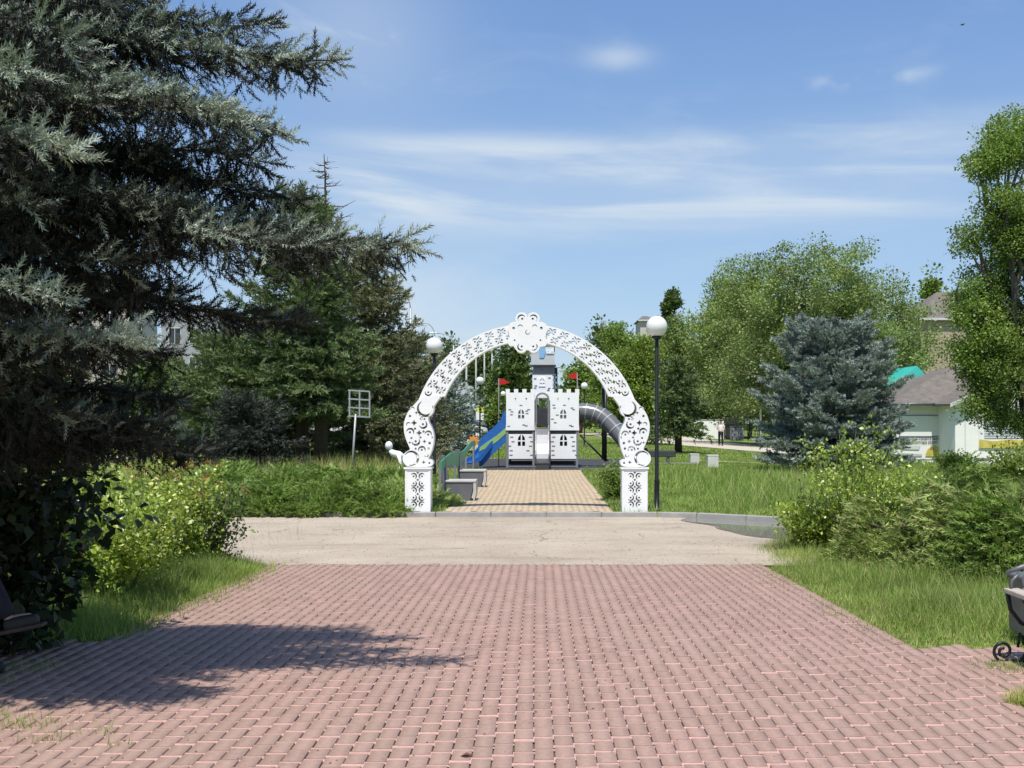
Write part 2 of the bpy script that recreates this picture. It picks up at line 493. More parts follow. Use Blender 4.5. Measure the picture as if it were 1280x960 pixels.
# ------------------------------------------------------------------ ground and paving
def grid_sheet(name, xs, ys, zf, m, kind='structure'):
    X, Y = np.meshgrid(xs, ys)
    Y = Y + (np.interp(X, [k[0] for k in KERB], [k[1] for k in KERB]) - 19.72) * smooth(14, 18.5, Y) * (1 - smooth(20.5, 26, Y))
    Z = zf(X, Y)
    v = np.stack([X, Y, Z], -1).reshape(-1, 3)
    nx, ny = len(xs), len(ys)
    i = np.arange(nx - 1)[None, :] + np.arange(ny - 1)[:, None] * nx
    f = np.stack([i, i + 1, i + 1 + nx, i + nx], -1).reshape(-1, 4)
    o = np_mesh(name, v, f, m, smooth_=True)
    return tag(o, kind=kind)

def make_ground_mat():
    m, t, b = base_mat('lawn_ground')
    tc = t.new('ShaderNodeTexCoord')
    n = t.new('ShaderNodeTexNoise'); n.inputs['Scale'].default_value = .35; n.inputs['Detail'].default_value = 10; n.inputs['Roughness'].default_value = .7
    n2 = t.new('ShaderNodeTexNoise'); n2.inputs['Scale'].default_value = 9; n2.inputs['Detail'].default_value = 8
    for q in (n, n2): t.link(tc.outputs['Object'], q.inputs['Vector'])
    r = t.new('ShaderNodeValToRGB'); e = r.color_ramp.elements
    e[0].position = .32; e[0].color = (.125, .185, .038, 1); e[1].position = .7; e[1].color = (.26, .32, .09, 1)
    t.link(n.outputs['Fac'], r.inputs['Fac'])
    mr = t.new('ShaderNodeMapRange'); mr.inputs[1].default_value = .3; mr.inputs[2].default_value = .7; mr.inputs[3].default_value = .45; mr.inputs[4].default_value = 1.35
    t.link(n2.outputs['Fac'], mr.inputs[0])
    s = t.new('ShaderNodeVectorMath', operation='SCALE'); t.link(r.outputs['Color'], s.inputs[0]); t.link(mr.outputs[0], s.inputs['Scale'])
    t.link(s.outputs[0], b.inputs['Base Color']); b.inputs['Roughness'].default_value = .95
    b.inputs['Specular IOR Level'].default_value = .1
    bp = t.new('ShaderNodeBump'); bp.inputs['Strength'].default_value = .9; bp.inputs['Distance'].default_value = .05
    t.link(n2.outputs['Fac'], bp.inputs['Height']); t.link(bp.outputs[0], b.inputs['Normal'])
    return m
xs = np.concatenate([[-900, -500, -250, -120, -70, -45], np.arange(-32, 40.1, 1.0), [45, 60, 90, 150, 300, 600, 900]])
ys = np.concatenate([[-60, -20, -8], np.arange(-3, 13, 1.0), [13.2, 13.3], np.arange(14, 19.2, 1.0), [19.5, 19.74, 19.78, 19.81, 19.845, 19.9, 20.1, 20.5], np.arange(21, 60, 1.5), np.arange(60, 130, 4), [140, 170, 220, 300, 450, 700, 1200]])
grid_sheet('ground', xs, ys, gz, make_ground_mat())

def brick_field(name, x0, x1, y0, y1, bw, bl, gapw, zf, mats, inside=None, bev=.006, h=.012, jit=.0012, warp=0.012, endw=.036, shift=.25):
    """real pavers with worn bevels laid lengthwise in staggered columns"""
    nx = int(round((x1 - x0) / bw)); ny = int(round((y1 - y0) / bl)) + 1
    I, J = np.meshgrid(np.arange(nx), np.arange(ny), indexing='ij')
    cx = x0 + (I + .5) * bw; cy = y0 + (J + (shift * I) % 1.0) * bl
    cx = cx.ravel(); cy = cy.ravel()
    cx = cx + warp * np.sin(cy * .55 + cx * .3); cy = cy + warp * 2.2 * np.sin(cx * .9 + .6) + warp * np.sin(cx * 2.7 + cy * .21)
    k = (cy > y0) & (cy < y1)
    if inside is not None: k &= inside(cx, cy)
    cx, cy = cx[k], cy[k]; N = len(cx)
    a = (bw - gapw) / 2 + rng.normal(size=N) * jit * .6; b = bl / 2 - .0022 + rng.normal(size=N) * jit * .5
    top = zf(cx, cy) + h + rng.normal(size=N) * .0013
    tx = rng.normal(size=N) * .004; ty = rng.normal(size=N) * .004; rz = rng.normal(size=N) * .007
    e = endw * (.6 + .7 * rng.random(N)); w2 = bw / 2 + gapw * .42
    # 0-3 top slab, 4-7 worn near end reaching its neighbours, 8-11 foot of the side walls
    ux = np.stack([-a, a, a, -a, -w2 + 0 * a, w2 + 0 * a, w2 + 0 * a, -w2 + 0 * a, -a - .001, a + .001, a + .001, -a - .001], -1)
    uy = np.stack([-b + e, -b + e, b, b, -b, -b, -b + e, -b + e, -b + e, -b + e, b, b], -1)
    uz = np.zeros((N, 12)); uz[:, 4:6] = -bev * .55; uz[:, 6:8] = -.0012; uz[:, 8:] = -bev * 2.2
    sk = rng.normal(size=N) * .0022; uy[:, 4] += sk; uy[:, 5] -= sk
    vs = np.zeros((N, 12, 3))
    vs[..., 0] = cx[:, None] + ux * np.cos(rz)[:, None] - uy * np.sin(rz)[:, None]
    vs[..., 1] = cy[:, None] + ux * np.sin(rz)[:, None] + uy * np.cos(rz)[:, None]
    vs[..., 2] = top[:, None] + uz + ux * tx[:, None] + uy * ty[:, None]
    pf = np.array([[0, 1, 2, 3], [4, 5, 6, 7], [1, 9, 10, 2], [3, 11, 8, 0]])
    f = pf[None] + (np.arange(N) * 12)[:, None, None]
    mi = np.tile([0, 1, 2, 2], N)
    o = np_mesh(name, vs.reshape(-1, 3), f.reshape(-1, 4), mats, midx=mi)
    return tag(o, kind='structure')

def brick_mat(name, c1, c2, dirtc, rough=.8):
    m, t, b = base_mat(name)
    g = t.new('ShaderNodeNewGeometry'); tc = t.new('ShaderNodeTexCoord')
    r = t.new('ShaderNodeValToRGB'); e = r.color_ramp.elements; e[0].color = (*c1, 1); e[1].color = (*c2, 1)
    t.link(g.outputs['Random Per Island'], r.inputs['Fac'])
    n = t.new('ShaderNodeTexNoise'); n.inputs['Scale'].default_value = 38; n.inputs['Detail'].default_value = 8; n.inputs['Roughness'].default_value = .7
    n2 = t.new('ShaderNodeTexNoise'); n2.inputs['Scale'].default_value = .7; n2.inputs['Detail'].default_value = 9; n2.inputs['Roughness'].default_value = .65
    for q in (n, n2): t.link(tc.outputs['Object'], q.inputs['Vector'])
    mr = t.new('ShaderNodeMapRange'); mr.inputs[1].default_value = .3; mr.inputs[2].default_value = .7; mr.inputs[3].default_value = .82; mr.inputs[4].default_value = 1.16
    t.link(n.outputs['Fac'], mr.inputs[0])
    s = t.new('ShaderNodeVectorMath', operation='SCALE'); t.link(r.outputs['Color'], s.inputs[0]); t.link(mr.outputs[0], s.inputs['Scale'])
    rr = t.new('ShaderNodeValToRGB'); rr.color_ramp.elements[0].position = .42; rr.color_ramp.elements[1].position = .75
    rr.color_ramp.elements[1].color = (.55, .55, .55, 1)
    t.link(n2.outputs['Fac'], rr.inputs['Fac'])
    mx = t.new('ShaderNodeMixRGB'); mx.inputs[2].default_value = (*dirtc, 1)
    n3 = t.new('ShaderNodeTexNoise'); n3.inputs['Scale'].default_value = 1.7; n3.inputs['Detail'].default_value = 10; n3.inputs['Roughness'].default_value = .75
    t.link(tc.outputs['Object'], n3.inputs['Vector'])
    st = t.new('ShaderNodeMapRange'); st.inputs[1].default_value = .58; st.inputs[2].default_value = .78; st.inputs[3].default_value = 1.0; st.inputs[4].default_value = .66
    t.link(n3.outputs['Fac'], st.inputs[0]); s2 = t.new('ShaderNodeVectorMath', operation='SCALE')
    t.link(rr.outputs['Color'], mx.inputs[0]); t.link(s.outputs[0], mx.inputs[1]); t.link(mx.outputs[0], s2.inputs[0]); t.link(st.outputs[0], s2.inputs['Scale']); t.link(s2.outputs[0], b.inputs['Base Color'])
    b.inputs['Roughness'].default_value = rough; b.inputs['Specular IOR Level'].default_value = .25
    bp = t.new('ShaderNodeBump'); bp.inputs['Strength'].default_value = .25; bp.inputs['Distance'].default_value = .01
    t.link(n.outputs['Fac'], bp.inputs['Height']); t.link(bp.outputs[0], b.inputs['Normal'])
    return m
pav_top = brick_mat('paver_worn_top', (.36, .24, .192), (.425, .278, .228), (.41, .295, .232))
pav_end = brick_mat('paver_red_end', (.52, .315, .265), (.64, .375, .325), (.52, .345, .285))
pav_side = brick_mat('paver_side', (.17, .105, .085), (.24, .145, .12), (.2, .14, .11))
bed = mat('paving_bed', (.145, .095, .075), .95, .3, 9, bump=.4, bscale=120)
PXL, PXR = -3.32, 2.74
def plaza_in(x, y):
    main = (x > PXL) & (x < PXR)
    left = (x <= PXL) & (x > -5.2) & (y < 8.15) & (y > 5.0)
    right = (x >= PXR) & (x < 4.6) & (y < 7.9) & (y > 6.35)
    return main | left | right
brick_field('plaza_paving', -5.32, 4.68, 1.5, 13.3,   .1, .2, .0082, lambda x, y: zplaza(y), [pav_top, pav_end, pav_side], plaza_in, warp=.007)
def sheet_rects(name, rects, zf, m, off):
    V = []; Fc = []
    for (x0, x1, y0, y1) in rects:
        nx = 2; yy = np.linspace(y0, y1, max(2, int((y1 - y0) / .8) + 1))
        o = sum(len(q) for q in V)
        V.append(np.array([[x, y, float(zf(np.array(x), np.array(y))) + off] for y in yy for x in (x0, x1)]))
        Fc += [[o + 2 * i, o + 2 * i + 1, o + 2 * i + 3, o + 2 * i + 2] for i in range(len(yy) - 1)]
    return tag(np_mesh(name, np.concatenate(V), np.array(Fc), m), kind='structure')
zp2 = lambda x, y: zplaza(y)
zpl = lambda x, y: zplaza(y)
sheet_rects('paving_bed', [(PXL - .02, PXR + .02, 0.5, 13.32), (-5.32, PXL - .024, 5.0, 8.17), (PXR + .024, 4.62, 6.33, 7.92)], zpl, bed, -.004)

# road between plaza and arch
def make_road_mat():
    m, t, b = base_mat('road_concrete')
    tc = t.new('ShaderNodeTexCoord')
    n = t.new('ShaderNodeTexNoise'); n.inputs['Scale'].default_value = .6; n.inputs['Detail'].default_value = 10; n.inputs['Roughness'].default_value = .65
    n2 = t.new('ShaderNodeTexNoise'); n2.inputs['Scale'].default_value = 26; n2.inputs['Detail'].default_value = 8; n2.inputs['Roughness'].default_value = .8
    vo = t.new('ShaderNodeTexVoronoi', feature='DISTANCE_TO_EDGE'); vo.inputs['Scale'].default_value = .38
    wn = t.new('ShaderNodeTexNoise'); wn.inputs['Scale'].default_value = 1.3; wn.inputs['Detail'].default_value = 6
    ad = t.new('ShaderNodeVectorMath', operation='ADD'); t.link(tc.outputs['Object'], ad.inputs[0]); t.link(wn.outputs['Color'], ad.inputs[1])
    for q in (n, n2, wn): t.link(tc.outputs['Object'], q.inputs['Vector'])
    t.link(ad.outputs[0], vo.inputs['Vector'])
    r = t.new('ShaderNodeValToRGB'); e = r.color_ramp.elements
    e[0].position = .3; e[0].color = (.39, .322, .245, 1); e[1].position = .68; e[1].color = (.52, .445, .35, 1)
    t.link(n.outputs['Fac'], r.inputs['Fac'])
    mr = t.new('ShaderNodeMapRange'); mr.inputs[1].default_value = .28; mr.inputs[2].default_value = .72; mr.inputs[3].default_value = .74; mr.inputs[4].default_value = 1.16
    t.link(n2.outputs['Fac'], mr.inputs[0])
    s = t.new('ShaderNodeVectorMath', operation='SCALE'); t.link(r.outputs['Color'], s.inputs[0]); t.link(mr.outputs[0], s.inputs['Scale'])
    n5 = t.new('ShaderNodeTexNoise'); n5.inputs['Scale'].default_value = 1.1; n5.inputs['Detail'].default_value = 9; n5.inputs['Roughness'].default_value = .7
    mp = t.new('ShaderNodeMapping'); mp.inputs['Scale'].default_value = (.35, 1.6, 1); t.link(tc.outputs['Object'], mp.inputs[0]); t.link(mp.outputs[0], n5.inputs['Vector'])
    st = t.new('ShaderNodeMapRange'); st.inputs[1].default_value = .5; st.inputs[2].default_value = .75; st.inputs[3].default_value = 1.0; st.inputs[4].default_value = .68
    t.link(n5.outputs['Fac'], st.inputs[0]); s0 = s; s = t.new('ShaderNodeVectorMath', operation='SCALE'); t.link(s0.outputs[0], s.inputs[0]); t.link(st.outputs[0], s.inputs['Scale'])
    cr = t.new('ShaderNodeMath', operation='LESS_THAN'); cr.inputs[1].default_value = .0045; t.link(vo.outputs['Distance'], cr.inputs[0])
    cm = t.new('ShaderNodeMath', operation='MULTIPLY'); cm.inputs[1].default_value = .55
    gt = t.new('ShaderNodeMath', operation='GREATER_THAN'); gt.inputs[1].default_value = .52; t.link(wn.outputs['Fac'], gt.inputs[0])
    cg = t.new('ShaderNodeMath', operation='MULTIPLY'); t.link(cr.outputs[0], cg.inputs[0]); t.link(gt.outputs[0], cg.inputs[1]); t.link(cg.outputs[0], cm.inputs[0])
    mx = t.new('ShaderNodeMixRGB'); mx.inputs[2].default_value = (.13, .11, .09, 1); t.link(cm.outputs[0], mx.inputs[0]); t.link(s.outputs[0], mx.inputs[1])
    t.link(mx.outputs[0], b.inputs['Base Color']); b.inputs['Roughness'].default_value = .9; b.inputs['Specular IOR Level'].default_value = .2
    bp = t.new('ShaderNodeBump'); bp.inputs['Strength'].default_value = .35; bp.inputs['Distance'].default_value = .012
    t.link(n2.outputs['Fac'], bp.inputs['Height']); t.link(bp.outputs[0], b.inputs['Normal'])
    return m
KERB = [(-14.0, 20.05), (-6, 19.9), (-2.9, 19.78), (2.2, 19.72), (2.9, 19.55), (3.7, 19.05), (4.4, 18.62), (5.2, 18.5), (6.4, 18.45), (9.5, 18.4)]
def kerb_y(x): return np.interp(x, [k[0] for k in KERB], [k[1] for k in KERB])
rx = np.linspace(-14, 9.5, 60); nrow = 12
V = []; 
for x in rx:
    y0 = 13.31 + .02 * math.sin(x * 3.1) + .015 * math.sin(x * 7.7)
    y1 = float(kerb_y(x)) + .02
    for j in range(nrow):
        y = y0 + (y1 - y0) * j / (nrow - 1)
        dip = -.02 * float(smooth(2.2, 4.5, x)) * float(smooth(15.5, 18, y))
        V.append((x, y, float(zplaza(y)) + .002 + dip))
V = np.array(V); i = (np.arange(59)[:, None] * nrow + np.arange(nrow - 1)[None]).reshape(-1)
tag(np_mesh('road', V, np.stack([i, i + nrow, i + nrow + 1, i + 1], -1), make_road_mat(), smooth_=True), kind='structure')

# kerb stones
kb = MB()
pts = []
for a, b2 in zip(KERB[:-1], KERB[1:]):
    L = math.hypot(b2[0] - a[0], b2[1] - a[1]); n = max(1, round(L / 1.0))
    for k in range(n): pts.append((a[0] + (b2[0] - a[0]) * k / n, a[1] + (b2[1] - a[1]) * k / n))
pts.append(KERB[-1])
for p, q in zip(pts[:-1], pts[1:]):
    ang = math.atan2(q[1] - p[1], q[0] - p[0]); L = math.hypot(q[0] - p[0], q[1] - p[1])
    hi = 0.0 if p[0] < 2.4 else 0.01
    if p[0] < -3.2: hi = -.03
    c = ((p[0] + q[0]) / 2 - math.sin(ang) * .07, (p[1] + q[1]) / 2 + math.cos(ang) * .07, -.24 + hi / 2 + random.uniform(-.006, .006))
    kb.box(c, (L - .012, .14, .22 + hi), (0, random.uniform(-.006, .006), ang + random.uniform(-.008, .008)), bev=.012)
tag(kb.build('kerb', conc), kind='structure')

# puddle at the kerb
pm, pt, pb = base_mat('puddle_water')
pb.inputs['Base Color'].default_value = (.24, .23, .21, 1); pb.inputs['Roughness'].default_value = .04; pb.inputs['IOR'].default_value = 1.33; pb.inputs['Specular IOR Level'].default_value = .7
pn = pt.new('ShaderNodeTexNoise'); pn.inputs['Scale'].default_value = 5; pbp = pt.new('ShaderNodeBump'); pbp.inputs['Strength'].default_value = .02
ptc = pt.new('ShaderNodeTexCoord'); pt.link(ptc.outputs['Object'], pn.inputs['Vector']); pt.link(pn.outputs['Fac'], pbp.inputs['Height']); pt.link(pbp.outputs[0], pb.inputs['Normal'])
wet = mat('wet_road_edge', (.22, .185, .145), .5, .2, 6)
def puddle_outline(grow):
    out = []
    for i in range(64):
        t = 2 * PI * i / 64
        cx, cy = 4.75, 17.75
        r = 1 + .10 * math.sin(3 * t + 1) + .06 * math.sin(5 * t) + .03 * math.sin(11 * t)
        x = cx + (2.1 + grow) * r * math.cos(t); y = cy + (1.85 + grow) * r * math.sin(t) + .42 * (cx - x)
        out.append((x, min(y, float(kerb_y(x)) - .004)))
    return out
def flat_poly(name, poly, zo, m):
    vs = [(x, y, float(zplaza(y)) + zo) for x, y in poly]
    me = bpy.data.meshes.new(name); me.from_pydata(vs, [], [tuple(range(len(vs)))]); me.update()
    return tag(link_mesh(name, me, None, m), kind='structure')
zw = float(zplaza(18.4)) + .0045
def level_poly(name, poly, z, m):
    me = bpy.data.meshes.new(name); me.from_pydata([(x, y, z) for x, y in poly], [], [tuple(range(len(poly)))]); me.update()
    return tag(link_mesh(name, me, None, m), kind='structure')
level_poly('wet_road', puddle_outline(.07), zw + .0015, wet)
level_poly('puddle_water', puddle_outline(0.0), zw + .005, pm)

# beige path behind the arch
by_top = brick_mat('paver_beige', (.50, .385, .25), (.60, .47, .31), (.52, .42, .30))
by_end = brick_mat('paver_beige_end', (.56, .44, .29), (.68, .54, .36), (.52, .42, .30))
by_side = brick_mat('paver_beige_side', (.22, .17, .11), (.3, .23, .15), (.2, .16, .11))
BX0, BX1 = -1.72, 1.36
zb = lambda x, y: -.145 + 0 * np.asarray(x)
brick_field('beige_path', BX0, BX1, 19.95, 35.3, .12, .2, .011, zb, [by_top, by_end, by_side], None, bev=.008, h=.014)
sheet_rects('path_bed', [(BX0, BX1, 19.92, 35.35)], zb, mat('path_bed_sand', (.29, .225, .15), .95, .25, 8), .0)
# dark rubber surface of the playground and its pale edging
sheet_rects('play_surface', [(-4.2, 3.6, 35.42, 44.5)], zb, mat('rubber_surface', (.055, .055, .06), .9, .2, 12, bump=.3), .012)
ed = MB()
ed.box((-2.95, 35.39, -.125), (2.42, .06, .06)); ed.box((2.5, 35.39, -.125), (2.2, .06, .06))
tag(ed.build('path_edging', conc), kind='structure')

# footpaths far right and far left
def ribbon(name, pts, w, m, off=.02):
    V = []; n = len(pts)
    P = []
    for (a, b2) in zip(pts[:-1], pts[1:]):
        for k in range(8): P.append((a[0] + (b2[0] - a[0]) * k / 8, a[1] + (b2[1] - a[1]) * k / 8))
    P.append(pts[-1])
    for i, p in enumerate(P):
        q0 = P[max(i - 1, 0)]; q1 = P[min(i + 1, len(P) - 1)]
        d = Vector((q1[0] - q0[0], q1[1] - q0[1])).normalized(); nn = Vector((-d.y, d.x))
        for s in (-1, -.33, .33, 1):
            x, y = p[0] + nn.x * w / 2 * s, p[1] + nn.y * w / 2 * s
            V.append((x, y, gzf(x, y) + off))
    Fc = [[4 * i + k, 4 * i + k + 1, 4 * i + k + 5, 4 * i + k + 4] for i in range(len(P) - 1) for k in range(3)]
    return tag(np_mesh(name, np.array(V), np.array(Fc), m), kind='structure')
pathm = mat('footpath_pale', (.55, .49, .41), .9, .12, 2, dirt=(.33, .29, .23, .5))
ribbon('footpath', [(8, 112), (9.5, 95), (10.8, 80), (13.2, 69), (17, 61), (22, 56), (30, 53)], 8.5, pathm, .03)
ribbon('footpath', [(6.2, 44.0), (8.1, 43.6), (9.2, 43.4)], .9, pathm, .03)
ribbon('footpath', [(-40, 44), (-22, 47), (-13, 46), (-7, 47), (-4, 55), (-5, 66)], 3.6, pathm, .03)
asph = mat('asphalt', (.12, .12, .12), .9, .15, 3)
ribbon('street', [(-60, 80), (-20, 85), (-6, 87), (0, 100), (2, 140)], 7.0, asph, .03)

# ------------------------------------------------------------------ white openwork arch
def crescent(cx, cy, r, th, a0, a1, n=14):
    """horn-shaped cut-out: full width th in the middle, thin at the ends (degrees)"""
    out, inn = [], []
    for i in range(n + 1):
        t = i / n; a = R(a0 + (a1 - a0) * t); w = th * (0.25 + 0.75 * math.sin(PI * t))
        out.append((cx + (r + w / 2) * math.cos(a), cy + (r + w / 2) * math.sin(a)))
        inn.append((cx + (r - w / 2) * math.cos(a), cy + (r - w / 2) * math.sin(a)))
    return out + inn[::-1]
def disc(cx, cy, r, n=10): return [(cx + r * math.cos(2 * PI * i / n), cy + r * math.sin(2 * PI * i / n)) for i in range(n)]
def diamond(cx, cy, r, rot=0.0):
    p = []
    for i in range(8):
        a = rot + PI * i / 4; q = r if i % 2 == 0 else r * .48
        p.append((cx + q * math.cos(a), cy + q * math.sin(a)))
    return p
SA = .0150; AX = (658.5 - VX) * SA
arch = empty('garden_arch', (AX, 20.1, -.145), 'tall white openwork arch with scroll feet standing over the start of the beige path', 'arch')
def A(px, py): return ((px - 658.5) * SA, (639.3 - py) * SA)
def Am(poly, mirror): return [A(2 * 658.5 - x, y) if mirror else A(x, y) for x, y in poly]
def ell(cy, r, deg): return (658.5 + r * math.cos(R(deg)), cy - r * math.sin(R(deg)))
outer = [ell(548.6, 142.8, d) for d in np.linspace(20, 160, 61)]
inner = [ell(536.5, 109.5, d) for d in np.linspace(158, 22, 61)]
holes = []
nd = 40
for k in range(nd):
    d = 22.5 + (157.5 - 22.5) * (k + .5) / nd
    if 83 < d < 97: continue
    po, pi_ = Vector(ell(548.6, 142.8, d)), Vector(ell(536.5, 109.5, d))
    w = (po - pi_).length; rad = (po - pi_).normalized(); ang = math.degrees(math.atan2(rad.y, rad.x))
    f = 1 if k % 2 == 0 else -1
    for fr, sg in ((.735, 1), (.265, -1)):
        c = pi_.lerp(po, fr)
        rr = min(w * .150, 3.9)
        a_mid = ang + (90 * f * sg)
        holes.append(crescent(c.x, c.y, rr, 2.2, a_mid - 105, a_mid + 105))
        holes.append(disc(c.x, c.y, 1.35, 8))
    if f == 1:
        c = pi_.lerp(po, .5); holes.append(diamond(c.x, c.y, 3.0, R(ang)))
def face_pair(name, outl, hol, depth, yoff, th, parent):
    """front sheet with cut-outs + back sheet + edge strip, one mesh"""
    front = plate2d(name, outl, hol, th, white_paint, None, (0, yoff - depth / 2, 0))
    back = plate2d(name + '_b', outl, hol, th, white_paint, None, (0, yoff + depth / 2, 0))
    n = len(outl)
    mb = MB()
    a = yoff - depth / 2 + th / 2; b = yoff + depth / 2 - th / 2
    cx = sum(p[0] for p in outl) / n; cy = sum(p[1] for p in outl) / n
    vs = [(x, a, z) for x, z in outl] + [(x, b, z) for x, z in outl]
    mb.add(vs, [(i, (i + 1) % n, n + (i + 1) % n, n + i) for i in range(n)], 0)
    strip = mb.build(name + '_s', None if False else [white_paint])
    bm = bmesh.new()
    for o in (front, back, strip): bm.from_mesh(o.data)
    me = bpy.data.meshes.new(name); bm.to_mesh(me); bm.free()
    for o in (front, back, strip): bpy.data.objects.remove(o)
    return link_mesh(name, me, parent, white_paint)
band_outl = [A(*p) for p in outer + inner]
face_pair('arch_band', band_outl, [[A(*p) for p in h] for h in holes], .26, 0, .008, arch)

leg_pts = [(763, 493), (777, 495), (790.5, 497), (796.5, 504), (806, 514), (811.6, 529), (810.5, 543), (805.5, 556), (802.5, 561.6), (808.5, 564.2), (812.3, 569), (812.8, 575), (809.5, 580.5), (804, 583.2), (779, 583.2), (775, 580.4), (774.6, 576.4), (777.6, 573.4), (781.4, 573.6), (776.5, 564), (773.2, 549), (775, 537), (782.2, 523.6), (777.5, 515), (772.5, 505)]
def chaikin(p, it=2):
    for _ in range(it):
        q = []
        for i in range(len(p)):
            a, b = p[i], p[(i + 1) % len(p)]
            q += [(.75 * a[0] + .25 * b[0], .75 * a[1] + .25 * b[1]), (.25 * a[0] + .75 * b[0], .25 * a[1] + .75 * b[1])]
        p = q
    return p
lh = [crescent(784.2, 510.3, 9.4, 3.4, -60, 200, 20), crescent(802, 572.6, 8.6, 3.0, 70, 330, 20),
      diamond(798.3, 528.5, 4.0), diamond(792, 541, 4.0), diamond(785.5, 551.5, 2.6), diamond(795.5, 516, 2.2),
      crescent(787.3, 530.2, 4.7, 2.6, 20, 230), disc(787.3, 530.2, 1.5), crescent(803.2, 540.2, 4.5, 2.5, 150, 350), disc(803.4, 540.2, 1.5),
      crescent(796.3, 551, 4.8, 2.7, 10, 210), disc(796.3, 551.4, 1.5), crescent(780.8, 543.2, 4.2, 2.3, 170, 350), disc(780.8, 543, 1.4),
      disc(779, 553.6, 1.7), disc(780.5, 560.4, 1.6), crescent(788.6, 562.3, 4.2, 2.4, 160, 380), disc(788.8, 562, 1.4), disc(803.4, 520, 1.6),
      crescent(800.5, 511.6, 2.6, 1.6, 180, 380), diamond(786.4, 577.4, 2.6), disc(789.5, 523.5, 1.7), disc(797, 535.6, 1.5), disc(786.6, 539.2, 1.5), crescent(805.2, 530.5, 2.4, 1.5, 200, 400), disc(790.4, 546.6, 1.4), disc(801.6, 547.3, 1.4), crescent(783, 568.5, 2.2, 1.4, 0, 230), disc(796.4, 560.6, 1.4), disc(785.4, 523.8, 1.3), diamond(803.6, 553, 1.9), disc(796.4, 578.6, 1.3), crescent(776.9, 546.5, 1.5, 1.1, 90, 270), diamond(793.5, 571, 2.3), disc(779.3, 578.3, 1.4), crescent(791, 521.8, 2.6, 1.7, 100, 300)]
for mir in (True, False):
    face_pair('scroll_foot', Am(chaikin(leg_pts), mir), [Am(h, mir) for h in lh], .29, 0, .009, arch)
crest_o = []
for cx, cy, r, a0, a1 in ((645.5, 433.6, 3, 100, 200), (642.6, 427.5, 7.5, 130, 225), (643.2, 411.5, 8.5, 150, 285), (652.4, 399.2, 8.1, 170, 345), (666.6, 399.2, 8.1, 195, 370), (675.8, 411.5, 8.5, 255, 390), (676.4, 427.5, 7.5, 315, 410), (667.2, 434.2, 7.4, 0, 150), (651.8, 434.2, 7.4, 30, 180)):
    crest_o += [(cx + r * math.cos(R(a)), cy + r * math.sin(R(a))) for a in np.linspace(a0, a1, 8)]
# order by angle about the centre to get one clean outline
crest_o = sorted(crest_o, key=lambda p: math.atan2(p[1] - 418, p[0] - 659.5))
ch = [crescent(652.4, 399.4, 4.6, 2.0, 140, 330), disc(653, 399.6, 1.5), crescent(666.6, 399.4, 4.6, 2.0, 210, 400), disc(666, 399.6, 1.5),
      crescent(651.8, 434, 4.3, 1.9, 60, 230), disc(652.4, 433.8, 1.4), crescent(667.2, 434, 4.3, 1.9, -50, 120), disc(666.6, 433.8, 1.4),
      disc(642.4, 411, 1.8), disc(676.6, 411, 1.8), crescent(650.5, 410, 2.9, 1.5, 190, 350), crescent(668.5, 410, 2.9, 1.5, 190, 350), crescent(659.8, 416, 2.6, 1.3, 0, 270), disc(643.5, 426, 1.2), disc(675.5, 426, 1.2)]
face_pair('crest', [A(*p) for p in crest_o], [[A(*p) for p in h] for h in ch], .32, 0, .010, arch)
def pedestal(cxp):
    c = (cxp - 658.5) * SA; w, h = .475, .80
    o = [(c - w / 2, 0), (c + w / 2, 0), (c + w / 2, h), (c - w / 2, h)]
    hs = []
    for k in range(5):
        zc = .075 + (k + .5) * (h - .14) / 5
        for sx, sg in ((-.078, 1), (.078, -1)):
            if k % 2 == 0: a0, a1 = (-60, 150) if sg > 0 else (30, 240)
            else: a0, a1 = (-150, 60) if sg > 0 else (120, 330)
            hs.append(crescent(c + sx, zc, .052, .030, a0, a1)); hs.append(disc(c + sx, zc, .019))
        hs.append(diamond(c, zc + (h - .14) / 10, .032)); 
    fp = plate2d('pedestal', o, hs, .008, white_paint, None, (0, -.17, 0))
    mb = MB()
    mb.box((c - w / 2 + .004, 0, h / 2), (.008, .33, h)); mb.box((c + w / 2 - .004, 0, h / 2), (.008, .33, h)); mb.box((c, .17, h / 2), (w, .008, h))
    mb.box((c, 0, h + .017), (w + .05, .40, .03), bev=.006)
    for sx in (-1, 1): mb.box((c + sx * (w / 2 - .02), -.178, h / 2), (.035, .008, h - .01))
    mb.box((c, 0, .004), (w - .03, .3, .008), mi=0)
    b = mb.build('ped_b', [white_paint])
    bm = bmesh.new(); bm.from_mesh(fp.data); bm.from_mesh(b.data); me = bpy.data.meshes.new('pedestal'); bm.to_mesh(me); bm.free()
    bpy.data.objects.remove(fp); bpy.data.objects.remove(b)
    link_mesh('pedestal', me, arch, white_paint)
pedestal(523.5); pedestal(792.5)

